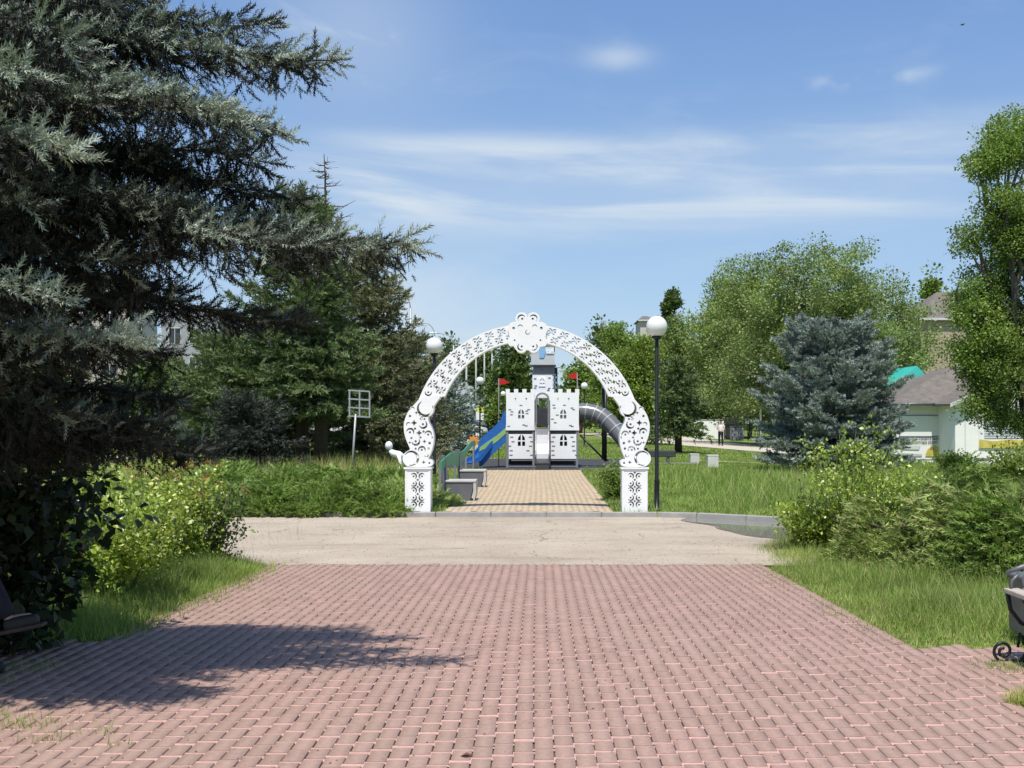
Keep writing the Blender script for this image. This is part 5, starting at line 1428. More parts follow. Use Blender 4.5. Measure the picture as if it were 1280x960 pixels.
# narrow return wall with the dark window between them
sx0 = HL(1186, 575, 48.2).x; sx1 = bx0 - .01
mb = MB(); mb.box(((sx0 + bx0) / 2, -.35, bz1 / 2 - .2), (bx0 - sx0 - .01, .8, bz1 + .4)); mb.build('wall', wallw, house)
wn = MB(); w0 = HL(1184.5, 552, 48.2); w1 = HL(1191, 509, 48.2)
fr_ = MB(); fr_.box(((w0.x + w1.x) / 2, -.765, (w0.z + w1.z) / 2), (w1.x - w0.x + .08, .03, w1.z - w0.z + .08)); wo = fr_.build('window', trim, house)
wn.box(((w0.x + w1.x) / 2, -.785, (w0.z + w1.z) / 2), (w1.x - w0.x, .02, w1.z - w0.z)); wn.build('pane', glass_dark, wo)
# hip roof over the annex
ex0 = xl - .35; ey0 = -.45; ez = wz - .02; ex1 = bx0 + 4.2; rz_ = wz + 2.2
mb = MB()
hipx = ex0 + 4.6
vs = [(ex0, ey0, ez), (ex1, ey0, ez), (ex1, 8.0, ez), (ex0, 8.0, ez), (hipx, 3.8, rz_ - .25), (ex1, 3.8, rz_ - .25)]
mb.add(vs, [(0, 1, 5, 4), (3, 0, 4), (2, 3, 4, 5)]); mb.add([(a, b_, c - .09) for a, b_, c in vs], [(0, 1, 2, 3)])
mb.add([(ex0, ey0, ez - .09), (ex1, ey0, ez - .09), (ex1, ey0, ez), (ex0, ey0, ez)], [(0, 1, 2, 3)]); mb.add([(ex0, ey0, ez - .09), (ex0, 8, ez - .09), (ex0, 8, ez), (ex0, ey0, ez)], [(0, 1, 2, 3)])
ro = mb.build('roof', roof_b, house)
mb = MB(); mb.box(((ex0 + sx1) / 2, ey0 - .03, ez - .10), (sx1 - ex0, .05, .17)); mb.build('fascia', trim, ro)
mb = MB(); mb.box((hipx - .3, 2.6, rz_ - .95), (.25, .3, .5)); mb.build('vent', roof_b, ro)
mb = MB(); oh = .38; th = .10
sl_ = (rid - bz1) / (bxm - bx0)
mb.prism([(bx0 - oh, bz1 - oh * sl_ + .02), (bxm, rid + .02), (bx1 + oh, bz1 - oh * sl_ + .02), (bx1 + oh, bz1 - oh * sl_ + .02 + th), (bxm, rid + .02 + th), (bx0 - oh, bz1 - oh * sl_ + .02 + th)], 'y', Yb - 49 - .4, 8.2)
rg_ = mb.build('roof', roof_b, house)
mb = MB(); mb.prism([(bx0 - oh, bz1 - oh * sl_ - .04), (bxm, rid - .04), (bxm, rid + .125), (bx0 - oh, bz1 - oh * sl_ + .125)], 'y', Yb - 49 - .44, Yb - 49 - .405); mb.build('fascia', trim, rg_)
gu = MB(); gu.tube([(ex0, ey0 - .1, ez - .06), (sx1, ey0 - .1, ez - .06)], .06, 8); gu.build('gutter', grey_metal, ro)
gu = MB(); gu.tube([(sx0 - .12, -.1, ez - .1), (sx0 - .12, -.1, 0)], .045, 8); gu.build('downpipe', grey_metal, house)
# painted sign on the annex
def sign_rect(name, p0, p1, Y, dy, m, parent, th=.02):
    a = HL(*p0, Y); c = HL(*p1, Y); mb = MB(); mb.box(((a.x + c.x) / 2, Y - 49 + dy, (a.z + c.z) / 2), (abs(c.x - a.x), th, abs(c.z - a.z))); return mb.build(name, m, parent)
s1 = sign_rect('sign_board', (1122, 574), (1179, 520), 49, -.02, white_paint, house)
for (p0, p1) in (((1124, 546.0), (1180, 545)), ((1123.5, 546), (1124.4, 519)), ((1179, 546), (1180, 519)), ((1124, 519.6), (1180, 518.8))):
    sign_rect('sign_frame', p0, p1, 49, -.045, grey_metal, s1)
def T(body, px, py, Y, size, parent, w, m=letter):
    p = HL(px, py, Y); o = text_mesh('lettering', body, size, (p.x, Y - 49 - .06, p.z), m, parent, ext=.003)
    cur = max(v.co.x for v in o.data.vertices) - min(v.co.x for v in o.data.vertices)
    if cur > 0: o.data.transform(Matrix.Diagonal((w / cur, 1, 1, 1)))
    return o
pxm = 49 / F
T('ВСЕ ВИДЫ СТРОИТЕЛЬНЫХ', 1150.5, 548.6, 49, .15, s1, 56 * pxm)
T('И РЕМОНТНЫХ РАБОТ', 1151.5, 553.3, 49, .15, s1, 40 * pxm)
def draw(name, pts, Y, m, parent, dy=-.062):
    return plate2d(name, [((HL(px, py, Y)).x, (HL(px, py, Y)).z) for px, py in pts], [], .006, m, parent, (0, Y - 49 + dy, 0))
draw('sign_picture', [(1156, 570), (1176, 571), (1176, 561.5), (1168, 556), (1159, 561)], 49, yellow, s1)
draw('sign_picture', [(1161, 562), (1168.5, 562.6), (1164, 556.2)], 49, mat('sign_brown', (.28, .24, .16), .7, .2, 6), s1, -.067)
draw('sign_picture', [(1126, 566), (1152, 567.5), (1152, 570), (1126, 571)], 49, palegrey, s1)
draw('sign_picture', [(1128, 557), (1150, 557), (1148, 562), (1127, 561.5)], 49, mat('sign_faint_grey', (.64, .64, .65), .7, .05, 8), s1)
# sign on the projecting block
s2 = sign_rect('sign_board', (1223, 561), (1292, 521), Yb, -.02, white_paint, house)
draw('sign_picture', [(1223.5, 560), (1290, 560), (1290, 551), (1262, 549.5), (1240, 551.5), (1223.5, 549)], Yb, yellow, s2)
for k in range(8): sign_rect('sign_line', (1230, 527.5 + k * 2.9), (1280, 526.3 + k * 2.9), Yb, -.04, palegrey, s2)
pb2 = Yb / F
T('ОТДЕЛ АРХИТЕКТУРЫ', 1258, 506, Yb, .25, s2, 66 * pb2)
T('И ГРАДОСТРОИТЕЛЬСТВА', 1262, 514, Yb, .27, s2, 76 * pb2)
sign_rect('wall_groove', (1206.0, 577), (1206.7, 512), Yb, -.006, palegrey, house)
sign_rect('step_mark', (1219, 575.5), (1236, 572.5), Yb, -.01, mat('peeling_patch', (.25, .24, .22), .8, .4, 9), house)

def block_house(name, label, cx, Y, w, d, zg, ze, m, roofm, rh, wins, cat='building', ov=.4, hip=True, slab=None, winm=None):
    t = empty(name, (cx, Y, zg), label, cat, None)
    h = ze - zg; mb = MB(); mb.box((0, d / 2, h / 2), (w, d, h)); mb.build('wall', m, t)
    if rh:
        mb = MB(); a = w / 2 + ov; y0 = -ov; y1 = d + ov; k = min(a, d / 2) * .75
        v = [(-a, y0, h), (a, y0, h), (a, y1, h), (-a, y1, h), (-a + k, d / 2, h + rh), (a - k, d / 2, h + rh)]
        mb.add(v, [(0, 1, 5, 4), (1, 2, 5), (2, 3, 4, 5), (3, 0, 4), (0, 3, 2, 1)]); r_ = mb.build('roof', roofm, t)
        mb = MB(); mb.box((0, y0 - .03, h - .08), (2 * a, .06, .2)); mb.build('fascia', trim, r_)
    else:
        mb = MB(); mb.box((0, d / 2, h + .12), (w + .3, d + .3, .22)); mb.build('roof', roofm, t)
    for (x, z, ww, hh) in wins:
        mb = MB(); mb.box((x, -.02, z), (ww + .16, .06, hh + .16)); f_ = mb.build('window', trim, t)
        mb = MB(); mb.box((x - ww * .25 - .01, -.06, z), (ww * .46, .03, hh)); mb.box((x + ww * .25 + .01, -.06, z), (ww * .46, .03, hh)); mb.build('pane', glass_dark, f_)
    if slab:
        for z in slab:
            mb = MB(); mb.box((0, -.45, z), (w * .96, .9, .8)); mb.build('balcony', palegrey, t)
    return t
cream = None
def add_courses(m, axis, sc_):
    t = NT(m); b = t.n['Principled BSDF']; tc = t.new('ShaderNodeTexCoord'); w = t.new('ShaderNodeTexWave', bands_direction=axis); w.inputs['Scale'].default_value = sc_; w.inputs['Distortion'].default_value = .6
    t.link(tc.outputs['Object'], w.inputs['Vector']); bp = t.new('ShaderNodeBump'); bp.inputs['Strength'].default_value = .8; bp.inputs['Distance'].default_value = .06
    t.link(w.outputs['Fac'], bp.inputs['Height']); t.link(bp.outputs[0], b.inputs['Normal'])
add_courses(roof_b, 'X', 2.2)
def brickwall(name, c1, c2, mortar, sc):
    m, t, b = base_mat(name); tc = t.new('ShaderNodeTexCoord'); sp = t.new('ShaderNodeSeparateXYZ'); cb = t.new('ShaderNodeCombineXYZ')
    t.link(tc.outputs['Object'], sp.inputs[0]); ad = t.new('ShaderNodeMath', operation='ADD'); t.link(sp.outputs['X'], ad.inputs[0]); t.link(sp.outputs['Y'], ad.inputs[1])
    t.link(ad.outputs[0], cb.inputs['X']); t.link(sp.outputs['Z'], cb.inputs['Y'])
    br = t.new('ShaderNodeTexBrick'); br.inputs['Color1'].default_value = (*c1, 1); br.inputs['Color2'].default_value = (*c2, 1); br.inputs['Mortar'].default_value = (*mortar, 1)
    br.inputs['Scale'].default_value = sc; br.inputs['Mortar Size'].default_value = .03; br.inputs['Row Height'].default_value = .3; br.inputs['Brick Width'].default_value = .6
    t.link(cb.outputs[0], br.inputs['Vector']); t.link(br.outputs['Color'], b.inputs['Base Color']); b.inputs['Roughness'].default_value = .9
    return m
creamb = brickwall('cream_brick', (.50, .42, .29), (.40, .33, .22), (.27, .23, .17), 1.3)
block_house('brick_house', 'tall cream brick house with brown hipped roof behind the white house', at(1150, 400, 95).x + 5.2, 95, 10.4, 10, gzf(35, 95), at(1150, 398, 95).z, creamb, roof_b, 2.9, [(2.5, 8.2, 1.3, 1.5), (-3.6, 5.2, 1.3, 1.5), (2.5, 5.2, 1.3, 1.5)])
teal = mat('turquoise_sheet', (.06, .50, .44), .5, .12, 3)
t = empty('turquoise_shed', (at(1140, 540, 66).x, 66, gzf(23, 66)), 'turquoise sheet metal shed behind the hipped roof of the white house', 'shed')
hs = at(1140, 492, 66).z - t.location.z
mb = MB(); mb.box((0, 2, hs / 2), (3.2, 4, hs)); mb.build('wall', teal, t)
mb = MB(); mb.prism([(-1.9, hs - .1), (1.9, hs - .1), (.2, hs + 1.7)], 'y', -.3, 4.3); mb.build('roof', teal, t)
mb = MB(); mb.box((0, -.03, hs * .4), (1.2, .05, hs * .8)); mb.build('door', mat('turquoise_dark', (.04, .32, .29), .5, .1, 3), t)
pink = mat('pale_pink_render', (.56, .50, .45), .85, .08, 1.2, dirt=(.42, .38, .34, .5))
greyr = mat('grey_render', (.34, .35, .36), .85, .12, 1.0)
redroof = mat('terracotta_roof', (.40, .30, .25), .8, .2, 3)
block_house('tiled_house', 'pale house with reddish tiled roof peeping over the broad green spruce at the left', at(292, 420, 110).x, 110, 4.6, 7, gzf(-30, 110), at(292, 411, 110).z, pink, redroof, 1.25, [(-.1, 8.9, 1.1, 1.3), (-.1, 5.6, 1.1, 1.3)], 'house', .35)
block_house('apartment_building', 'grey apartment block beside the tiled house seen through the spruce boughs', at(238, 420, 104).x, 104, 5.6, 9, gzf(-30, 104), at(238, 386, 104).z, greyr, greyr, 0, [(x, z, 1.1, 1.4) for x in (-1.5, .5, 2) for z in (4, 6.8, 9.6)])
block_house('apartment_building', 'pale pinkish apartment block far behind the silver spruce at the left', at(105, 420, 125).x, 125, 10, 10, gzf(-40, 125), at(105, 345, 125).z, pink, greyr, 0, [(x, z, 1.3, 1.5) for x in (-3, 0, 3) for z in (4, 7, 10, 13, 15.6)])
block_house('apartment_building', 'pale block with dark roof edge just behind the globe of the right lamp', at(809, 420, 170).x, 170, 2.2, 8, -.6, at(806, 400, 170).z, pink, roof_b, 1.0, [(-.5, 14.2, .5, 1.2), (.5, 14.2, .5, 1.2), (-.5, 12.4, .5, 1.0)])
st = block_house('striped_building', 'low pale building with stacked horizontal bands behind the parked white car', at(577, 520, 112).x - 1.2, 112, 4.6, 5, gzf(-9, 112), at(577, 499, 112).z, palegrey, conc, 0, [], slab=[.8, 2.1, 3.2])
mb = MB(); mb.box((1.4, 1.5, 4.3), (1.6, 2.5, 1.3)); mb.build('roof_box', palegrey, st)

# fence, wall and gate beyond the footpath
fz = gzf(16, 98)
fw = empty('white_wall', (at(886, 550, 98).x, 98, fz), 'low white wall beside the footpath behind the walking person', 'wall')
mb = MB(); mb.box((0, 0, .75), (2.8, .25, 1.9)); mb.build('wall_body', wallw, fw)
mb = MB(); mb.box((0, 0, 1.73), (2.9, .34, .08)); mb.build('coping', conc, fw)
mf = empty('mesh_fence', (at(928, 550, 96).x, 96, fz), 'dark metal gate and mesh fence under the trees behind the walking person', 'fence')
mb = MB()
for k in range(5): mb.tube([(-1.6 + k * 1.05, 0, -.3), (-1.6 + k * 1.05, 0, 2.5)], .05, 6)
mb.build('post', black_metal, mf)
mb = MB()
for z in (.2, 1.3, 2.45): mb.box((.5, 0, z), (4.2, .04, .06))
for k in range(34): mb.box((-1.55 + k * .125, 0, 1.3), (.02, .02, 2.3))
mb.build('mesh_panel', black_metal, mf)
mb = MB(); mb.box((-.9, .1, .9), (1.2, .03, 1.9)); mb.build('gate_leaf', pdark, mf)
dk = empty('waste_box', onground(921, 88.0), 'pale grey box standing by the gate beside the walking person', 'box')
MB().box((0, 0, .65), (1.0, .8, 1.1), bev=.04).build('box_body', mat('box_grey', (.33, .34, .36), .6, .1, 4), dk); MB().box((.0, 0, 1.24), (1.06, .86, .07), bev=.02).build('box_lid', grey_metal, dk)
wp = empty('white_post', onground(951, 74.0), 'thin white post beside the blue spruce', 'post')
MB().tube([(0, 0, 0), (0, 0, 3.1)], [.075, .06], 10).build('post_shaft', white_paint, wp); MB().lathe([(.09, 3.08), (.09, 3.13), (0, 3.17)], n=12).build('post_cap', white_paint, wp)

# ------------------------------------------------------------------ street lamps, masts, banner, cable
galv = MATS['galvanised']
mastm = mat('pale_mast', (.44, .44, .42), .6, .12, 6)
def street_lamp(px, py, Y, armx, drop, label, rad=.075):
    p = onground(px, Y); H = CAMZ - (py - VY) / F * Y - p.z
    t = empty('street_lamp', p, label, 'street lamp', 'tall street lamps along the left')
    MB().tube([(0, 0, 0), (0, 0, H * .5), (0, 0, H - .9)], [rad * 1.2, rad, rad * .7], 8).build('pole', galv, t)
    pts = [(0, 0, H - .95)] + [(armx * (1 - math.cos(a)) * 1.0, 0, H - .95 + .95 * math.sin(a) - (drop if a > 1.5 else 0) * 0) for a in np.linspace(.2, PI / 2, 7)]
    pts.append((armx * 1.5, 0, H + .02))
    MB().tube(pts, rad * .45, 6).build('arm', galv, t)
    MB().sphere((armx * 1.85, 0, H + .04), .3, 12, 8, (1.0, .45, .28)).build('lamp_head', white_paint, t)
street_lamp(513, 363, 55, -.72, 0, 'tall street lamp with curved arm showing above the olive spruce tip')
street_lamp(543.5, 404, 74, -.65, 0, 'tall street lamp whose arm curves just above the left globe lamp')
street_lamp(567, 417, 82, -.85, 0, 'tall street lamp whose arm ends just left of the arch top')
for px, py, Y, lab in ((583, 446, 86, 'pale slender mast in front of the white car'), (595, 440, 100, 'pale slender mast at the left edge of the yellow banner'), (605.5, 436, 100, 'pale slender mast at the right edge of the yellow banner'), (615, 442, 104, 'pale slender mast with curved top nearest the castle')):
    p = onground(px, Y); H = CAMZ - (py - VY) / F * Y - p.z; t = empty('mast', p, lab, 'mast', 'pale masts behind the playground')
    MB().tube([(0, 0, 0), (0, 0, H * .6), (0, 0, H)], [.11, .09, .06], 8).build('mast_pole', mastm, t)
    MB().tube([(0, 0, H - .02), (-.12, 0, H + .25), (-.5, 0, H + .38), (-.95, 0, H + .35)], [.05, .05, .04, .03], 6).build('arm', mastm, t)
    MB().sphere((-1.15, 0, H + .33), .22, 10, 6, (1, .5, .3)).build('lamp_head', white_paint, t)
p = at(600, 510, 99.8); bn = empty('banner', (p.x, 99.8, gzf(p.x, 99.8)), 'yellow and white banner stretched between two pale masts', 'banner')
z1 = at(600, 501, 99.8).z - bn.location.z; z2 = at(600, 515, 99.8).z - bn.location.z; z3 = at(600, 525, 99.8).z - bn.location.z
MB().box((0, 0, (z1 + z2) / 2), (.74, .02, z1 - z2)).build('yellow_field', mat('banner_yellow', (.72, .75, .08), .6, .05, 4), bn)
MB().box((0, 0, (z2 + z3) / 2), (.74, .02, z2 - z3 - .01)).build('white_field', white_paint, bn)
a = at(200, 250, 58); b2 = at(512, 372, 55.2); pts = []
for i in range(21):
    s = i / 20; q = a.lerp(b2, s); q.z -= .7 * math.sin(PI * s); pts.append(q)
cb = MB(); cb.tube([q - a for q in pts], .022, 5); co = cb.build('overhead_cable', black_metal); co.location = a
tag(co, 'thin dark overhead cable crossing the sky gap between the spruces', 'cable')

# ------------------------------------------------------------------ parked cars
tyre = mat('tyre_rubber', (.02, .02, .02), .8, .1, 8); rimm = mat('alloy_rim', (.45, .46, .47), .35, .08, 8, metal=.8)
def car(loc, rz, paint, label, group):
    t = empty('parked_car', loc, label, 'car', group, rz)
    prof = [(-2.05, .38), (-2.1, .62), (-2.0, .86), (-1.55, .96), (-1.15, 1.0), (1.1, 1.0), (1.7, .98), (2.0, .9), (2.08, .6), (2.05, .34)]
    def loft(sections):
        mb = MB(); n = len(sections[0]); vs = [p for s in sections for p in s]; fs = []
        for i in range(len(sections) - 1):
            for k in range(n): fs.append((i * n + k, i * n + (k + 1) % n, (i + 1) * n + (k + 1) % n, (i + 1) * n + k))
        fs += [tuple(range(n)), tuple(range((len(sections) - 1) * n, len(sections) * n))]
        return mb.add(vs, fs)
    low = [(-2.0, .24), (2.0, .24)]
    body = prof + [(1.75, .22)] + [(1.32 + .36 * math.cos(a), .32 + .36 * math.sin(a)) for a in np.linspace(-.2, PI + .2, 9)] + [(-.9, .22)] + [(-1.28 + .36 * math.cos(a), .32 + .36 * math.sin(a)) for a in np.linspace(-.2, PI + .2, 9)] + [(-1.9, .24)]
    secs = []
    for y, k in ((-.86, .97), (-.80, 1.0), (.80, 1.0), (.86, .97)):
        secs.append([(x * (1 if k == 1 else .985), y, .24 + (z - .24) * (1 if k == 1 else .94)) for x, z in body])
    loft(secs).build('body', paint, t)
    roof = [(-1.2, .97), (-.35, 1.42), (.1, 1.47), (1.0, 1.44), (1.45, 1.25), (1.75, .97)]
    secs = []
    for y, z_ in ((-.80, 0), (-.60, 1), (.60, 1), (.80, 0)):
        secs.append([(x * (1 if z_ else 1.0), y, .95 + (z - .95) * (1 if z_ else .02)) for x, z in roof])
    loft(secs).build('cabin', paint, t)
    for s in (-1, 1):
        mb = MB(); y0 = .795 * s; y1 = .63 * s
        def yy(z): return (y0 + (y1 - y0) * (z - .96) / .45) + .012 * s
        for poly in ([(-.98, 1.02), (-.33, 1.36), (.15, 1.40), (.15, 1.02)], [(.22, 1.02), (.22, 1.40), (.95, 1.38), (1.4, 1.2), (1.5, 1.02)]):
            mb.add([(x, yy(z), z) for x, z in poly], [tuple(range(len(poly)))])
        mb.build('side_window', glass_dark, t)
        MB().box((-1.98, .6 * s, .72), (.2, .34, .16), bev=.04).build('headlight', mat('lamp_clear', (.7, .7, .7), .15, .05, 8), t)
        MB().box((2.0, .62 * s, .8), (.14, .3, .2), bev=.03).build('tail_light', red, t)
        for x in (-1.28, 1.32):
            mb = MB(); mb.lathe([(.0, -.1), (.30, -.1), (.32, -.06), (.32, .06), (.30, .1), (0, .1)], n=20)
            mb.v = [(x + a_, .76 * s + c_, .32 + b_) for a_, b_, c_ in mb.v]; w_ = mb.build('wheel', tyre, t)
            mb = MB(); mb.lathe([(0, .0), (.2, .0), (.2, .02), (0, .03)], n=16); mb.v = [(x + a_, (.862 + c_) * s, .32 + b_) for a_, b_, c_ in mb.v]; mb.build('rim', rimm, w_)
    mb = MB(); mb.add([(-1.19, -.7, .995), (-1.19, .7, .995), (-.42, .57, 1.40), (-.42, -.57, 1.40)], [(0, 1, 2, 3)]); mb.v = [(a_ - .02, b_, c_ + .02) for a_, b_, c_ in mb.v]; mb.build('windscreen', glass_dark, t)
    MB().box((-2.08, 0, .42), (.1, 1.5, .16), bev=.03).build('bumper', pdark, t)
    return t
cw = mat('car_paint_white', (.74, .74, .74), .25, .03, 3, spec=.6); cd = mat('car_paint_dark', (.03, .032, .036), .25, .1, 3, spec=.6)
car(onground(574, 83.5), PI - .25, cw, 'white hatchback parked beyond the playground behind a pale mast', 'cars parked beyond the playground')
car(onground(590, 89.0), PI - .2, cd, 'dark car parked just right of the white hatchback', 'cars parked beyond the playground')
car(onground(412, 92.0), .1, cw, 'white car glimpsed between the dark spruce stems', 'cars parked beyond the playground')

# ------------------------------------------------------------------ people
skin_m = mat('skin', (.42, .26, .19), .55, .08, 12)
cloth_w = mat('white_shirt', (.70, .68, .66), .8, .06, 10, bump=.2, bscale=40)
cloth_d = mat('dark_trousers', (.018, .02, .028), .85, .2, 12, bump=.2, bscale=60)
hair_m = mat('dark_hair', (.025, .018, .014), .6, .3, 30)
shoe_m = mat('dark_shoe', (.03, .028, .027), .6, .2, 14); sole_m = mat('brown_sole', (.075, .05, .04), .7, .2, 12)
def skin_mesh(name, pts, edges, rad, root, m, parent, sub=2):
    keys = list(pts); ix = {k: i for i, k in enumerate(keys)}
    me = bpy.data.meshes.new(name); me.from_pydata([pts[k] for k in keys], [(ix[a], ix[b]) for a, b in edges], [])
    o = bpy.data.objects.new(name + '_tmp', me); COL.objects.link(o)
    md = o.modifiers.new('s', 'SKIN'); md.use_smooth_shade = True
    sv = me.skin_vertices[0].data
    for k in keys:
        r = rad[k]; sv[ix[k]].radius = (r, r) if not isinstance(r, tuple) else r
        sv[ix[k]].use_root = (k == root)
    s2_ = o.modifiers.new('u', 'SUBSURF'); s2_.levels = sub; s2_.render_levels = sub
    dg = bpy.context.evaluated_depsgraph_get(); dg.update()
    out = bpy.data.meshes.new_from_object(o.evaluated_get(dg)); bpy.data.objects.remove(o)
    out.name = name; out.polygons.foreach_set('use_smooth', np.ones(len(out.polygons), dtype=bool))
    out.materials.clear()
    return link_mesh(name, out, parent, m)
def hand(pts, edges, rad, s, wrist, d, side, up):
    """palm, four unequal bent fingers and a thumb as chains of the same skeleton"""
    w = Vector(pts[wrist]); d = Vector(d).normalized(); side = Vector(side).normalized(); up = Vector(up).normalized()
    pk = 'palm' + s; pts[pk] = tuple(w + d * .055); rad[pk] = (.030, .016); edges.append((wrist, pk))
    for i, (off, ln) in enumerate(((-.028, .065), (-.010, .075), (.010, .070), (.027, .055))):
        a, b, c = 'f%d%sa' % (i, s), 'f%d%sb' % (i, s), 'f%d%sc' % (i, s)
        p = w + d * .095 + side * off; pts[a] = tuple(p); pts[b] = tuple(p + d * ln * .5 - up * .006); pts[c] = tuple(p + d * ln * .9 - up * .03)
        for q, r in ((a, .0095), (b, .0085), (c, .007)): rad[q] = r
        edges += [(pk, a), (a, b), (b, c)]
    a, b = 'th%sa' % s, 'th%sb' % s; p = w + d * .04 - side * .04; pts[a] = tuple(p); pts[b] = tuple(p + d * .045 - side * .018 - up * .012); rad[a] = .011; rad[b] = .009
    edges += [(pk, a), (a, b)]
def person(loc, rz, label, J, shirt, trousers, group=None):
    """J: joint positions in local metres, facing +X"""
    t = empty('person', loc, label, 'person', group, rz)
    pts = dict(J); rad = {'pelvis': (.15, .11), 'waist': (.125, .095), 'chest': (.155, .105), 'neck0': .062, 'neck': .052, 'head0': (.072, .085), 'head1': (.078, .095), 'head2': .05, 'nose': .014}
    E = [('pelvis', 'waist'), ('waist', 'chest'), ('chest', 'neck0'), ('neck0', 'neck'), ('neck', 'head0'), ('head0', 'head1'), ('head1', 'head2')]
    for s in 'LR':
        rad.update({'sh' + s: .058, 'el' + s: .042, 'wr' + s: .026, 'hip' + s: .085, 'kn' + s: .056, 'an' + s: .032, 'to' + s: .018})
        E += [('neck0', 'sh' + s), ('sh' + s, 'el' + s), ('el' + s, 'wr' + s), ('pelvis', 'hip' + s), ('hip' + s, 'kn' + s), ('kn' + s, 'an' + s), ('an' + s, 'to' + s)]
    h1 = Vector(pts['head1']); fwd = Vector((1, 0, 0))
    pts.pop('nose', None); rad.pop('nose', None)
    for s in 'LR':
        d = Vector(pts['wr' + s]) - Vector(pts['el' + s]); hand(pts, E, rad, s, 'wr' + s, d, Vector((0, 1, 0)) if abs(d.normalized().y) < .8 else Vector((1, 0, 0)), Vector((0, 0, 1)) if abs(d.normalized().z) < .8 else Vector((1, 0, 0)))
    body = skin_mesh('body', pts, E, rad, 'pelvis', skin_m, t)
    # face: eyes, nose, mouth, ears as small features growing from the head
    f_ = MB(); hc = (Vector(pts['head0']) + h1) / 2
    f_.sphere(hc + fwd * .10 + Vector((0, 0, -.005)), .016, 8, 6, (1, .7, 1.3)); 
    for sy in (-1, 1): f_.sphere(hc + Vector((-.005, .082 * sy, 0)), .026, 8, 6, (.7, .35, 1.2))
    f_.build('face_feature', skin_m, t)
    e_ = MB()
    for sy in (-1, 1): e_.sphere(hc + Vector((.083, .031 * sy, .02)), .010, 8, 6)
    e_.box(hc + Vector((.088, 0, -.05)), (.008, .04, .008)); e_.build('eye', hair_m, t)
    hr = MB(); hr.sphere(h1 + Vector((-.02, 0, .03)), .105, 16, 10, (1.0, .85, .95)); hr.build('hair', hair_m, t)
    # clothing follows the same joints a little outside the body
    ck = ['pelvis', 'waist', 'chest', 'neck0', 'shL', 'shR', 'mL', 'mR']
    cp = {k: pts[k] for k in ck if k in pts}
    for s in 'LR': cp['m' + s] = tuple(Vector(pts['sh' + s]).lerp(Vector(pts['el' + s]), .75))
    cr = {'pelvis': (.175, .135), 'waist': (.155, .125), 'chest': (.178, .128), 'neck0': .075, 'shL': .075, 'shR': .075, 'mL': .06, 'mR': .06}
    skin_mesh('shirt', cp, [('pelvis', 'waist'), ('waist', 'chest'), ('chest', 'neck0'), ('neck0', 'shL'), ('neck0', 'shR'), ('shL', 'mL'), ('shR', 'mR')], cr, 'pelvis', shirt, t)
    tp_ = {'pelvis': pts['pelvis']}; trd = {'pelvis': (.168, .128)}; te = []
    for s in 'LR':
        for k, r in (('hip', .105), ('kn', .08), ('an', .062)): tp_[k + s] = pts[k + s]; trd[k + s] = r
        te += [('pelvis', 'hip' + s), ('hip' + s, 'kn' + s), ('kn' + s, 'an' + s)]
    skin_mesh('trousers', tp_, te, trd, 'pelvis', trousers, t)
    for s in 'LR':
        a = Vector(pts['an' + s]); b_ = Vector(pts['to' + s]); d = (b_ - a); d = d.normalized() if True else d
        x = Vector((d.x, d.y, 0)).normalized(); lift = d.z
        heel = a - d * .06 + Vector((0, 0, -.03)); 
        P_ = {'h': tuple(a + Vector((0, 0, -.04)) - d * .03), 'm': tuple(a + d * .09 + Vector((0, 0, -.035))), 't': tuple(a + d * .20 + Vector((0, 0, -.035)))}
        sh = skin_mesh('shoe', P_, [('h', 'm'), ('m', 't')], {'h': (.055, .058), 'm': (.055, .056), 't': (.046, .042)}, 'h', shoe_m, t)
        so = MB(); c = a + d * .085 + Vector((0, 0, -.075)); ang = math.atan2(x.y, x.x); el_ = -math.asin(max(-1, min(1, d.z)))
        so.box(c, (.30, .098, .026), Euler((0, el_, ang)), bev=.012); so.build('sole', sole_m, sh)
    return t
stand = {'pelvis': (0, 0, .93), 'waist': (.01, 0, 1.08), 'chest': (0, 0, 1.27), 'neck0': (-.01, 0, 1.40), 'neck': (0, 0, 1.47), 'head0': (.02, 0, 1.54), 'head1': (.02, 0, 1.64), 'head2': (.01, 0, 1.71),
         'shL': (-.01, .18, 1.38), 'elL': (-.03, .25, 1.12), 'wrL': (.16, .16, 1.03), 'shR': (-.01, -.18, 1.38), 'elR': (-.03, -.25, 1.12), 'wrR': (.16, -.12, 1.05),
         'hipL': (0, .09, .88), 'knL': (.10, .10, .49), 'anL': (.0, .11, .10), 'toL': (.13, .11, .07), 'hipR': (0, -.09, .88), 'knR': (.02, -.10, .49), 'anR': (-.12, -.10, .11), 'toR': (.02, -.10, .07)}
pw = onground(901, 71.0)
person(pw, R(-100), 'person in a white shirt and dark trousers walking on the footpath beyond the lawn', stand, cloth_w, cloth_d)
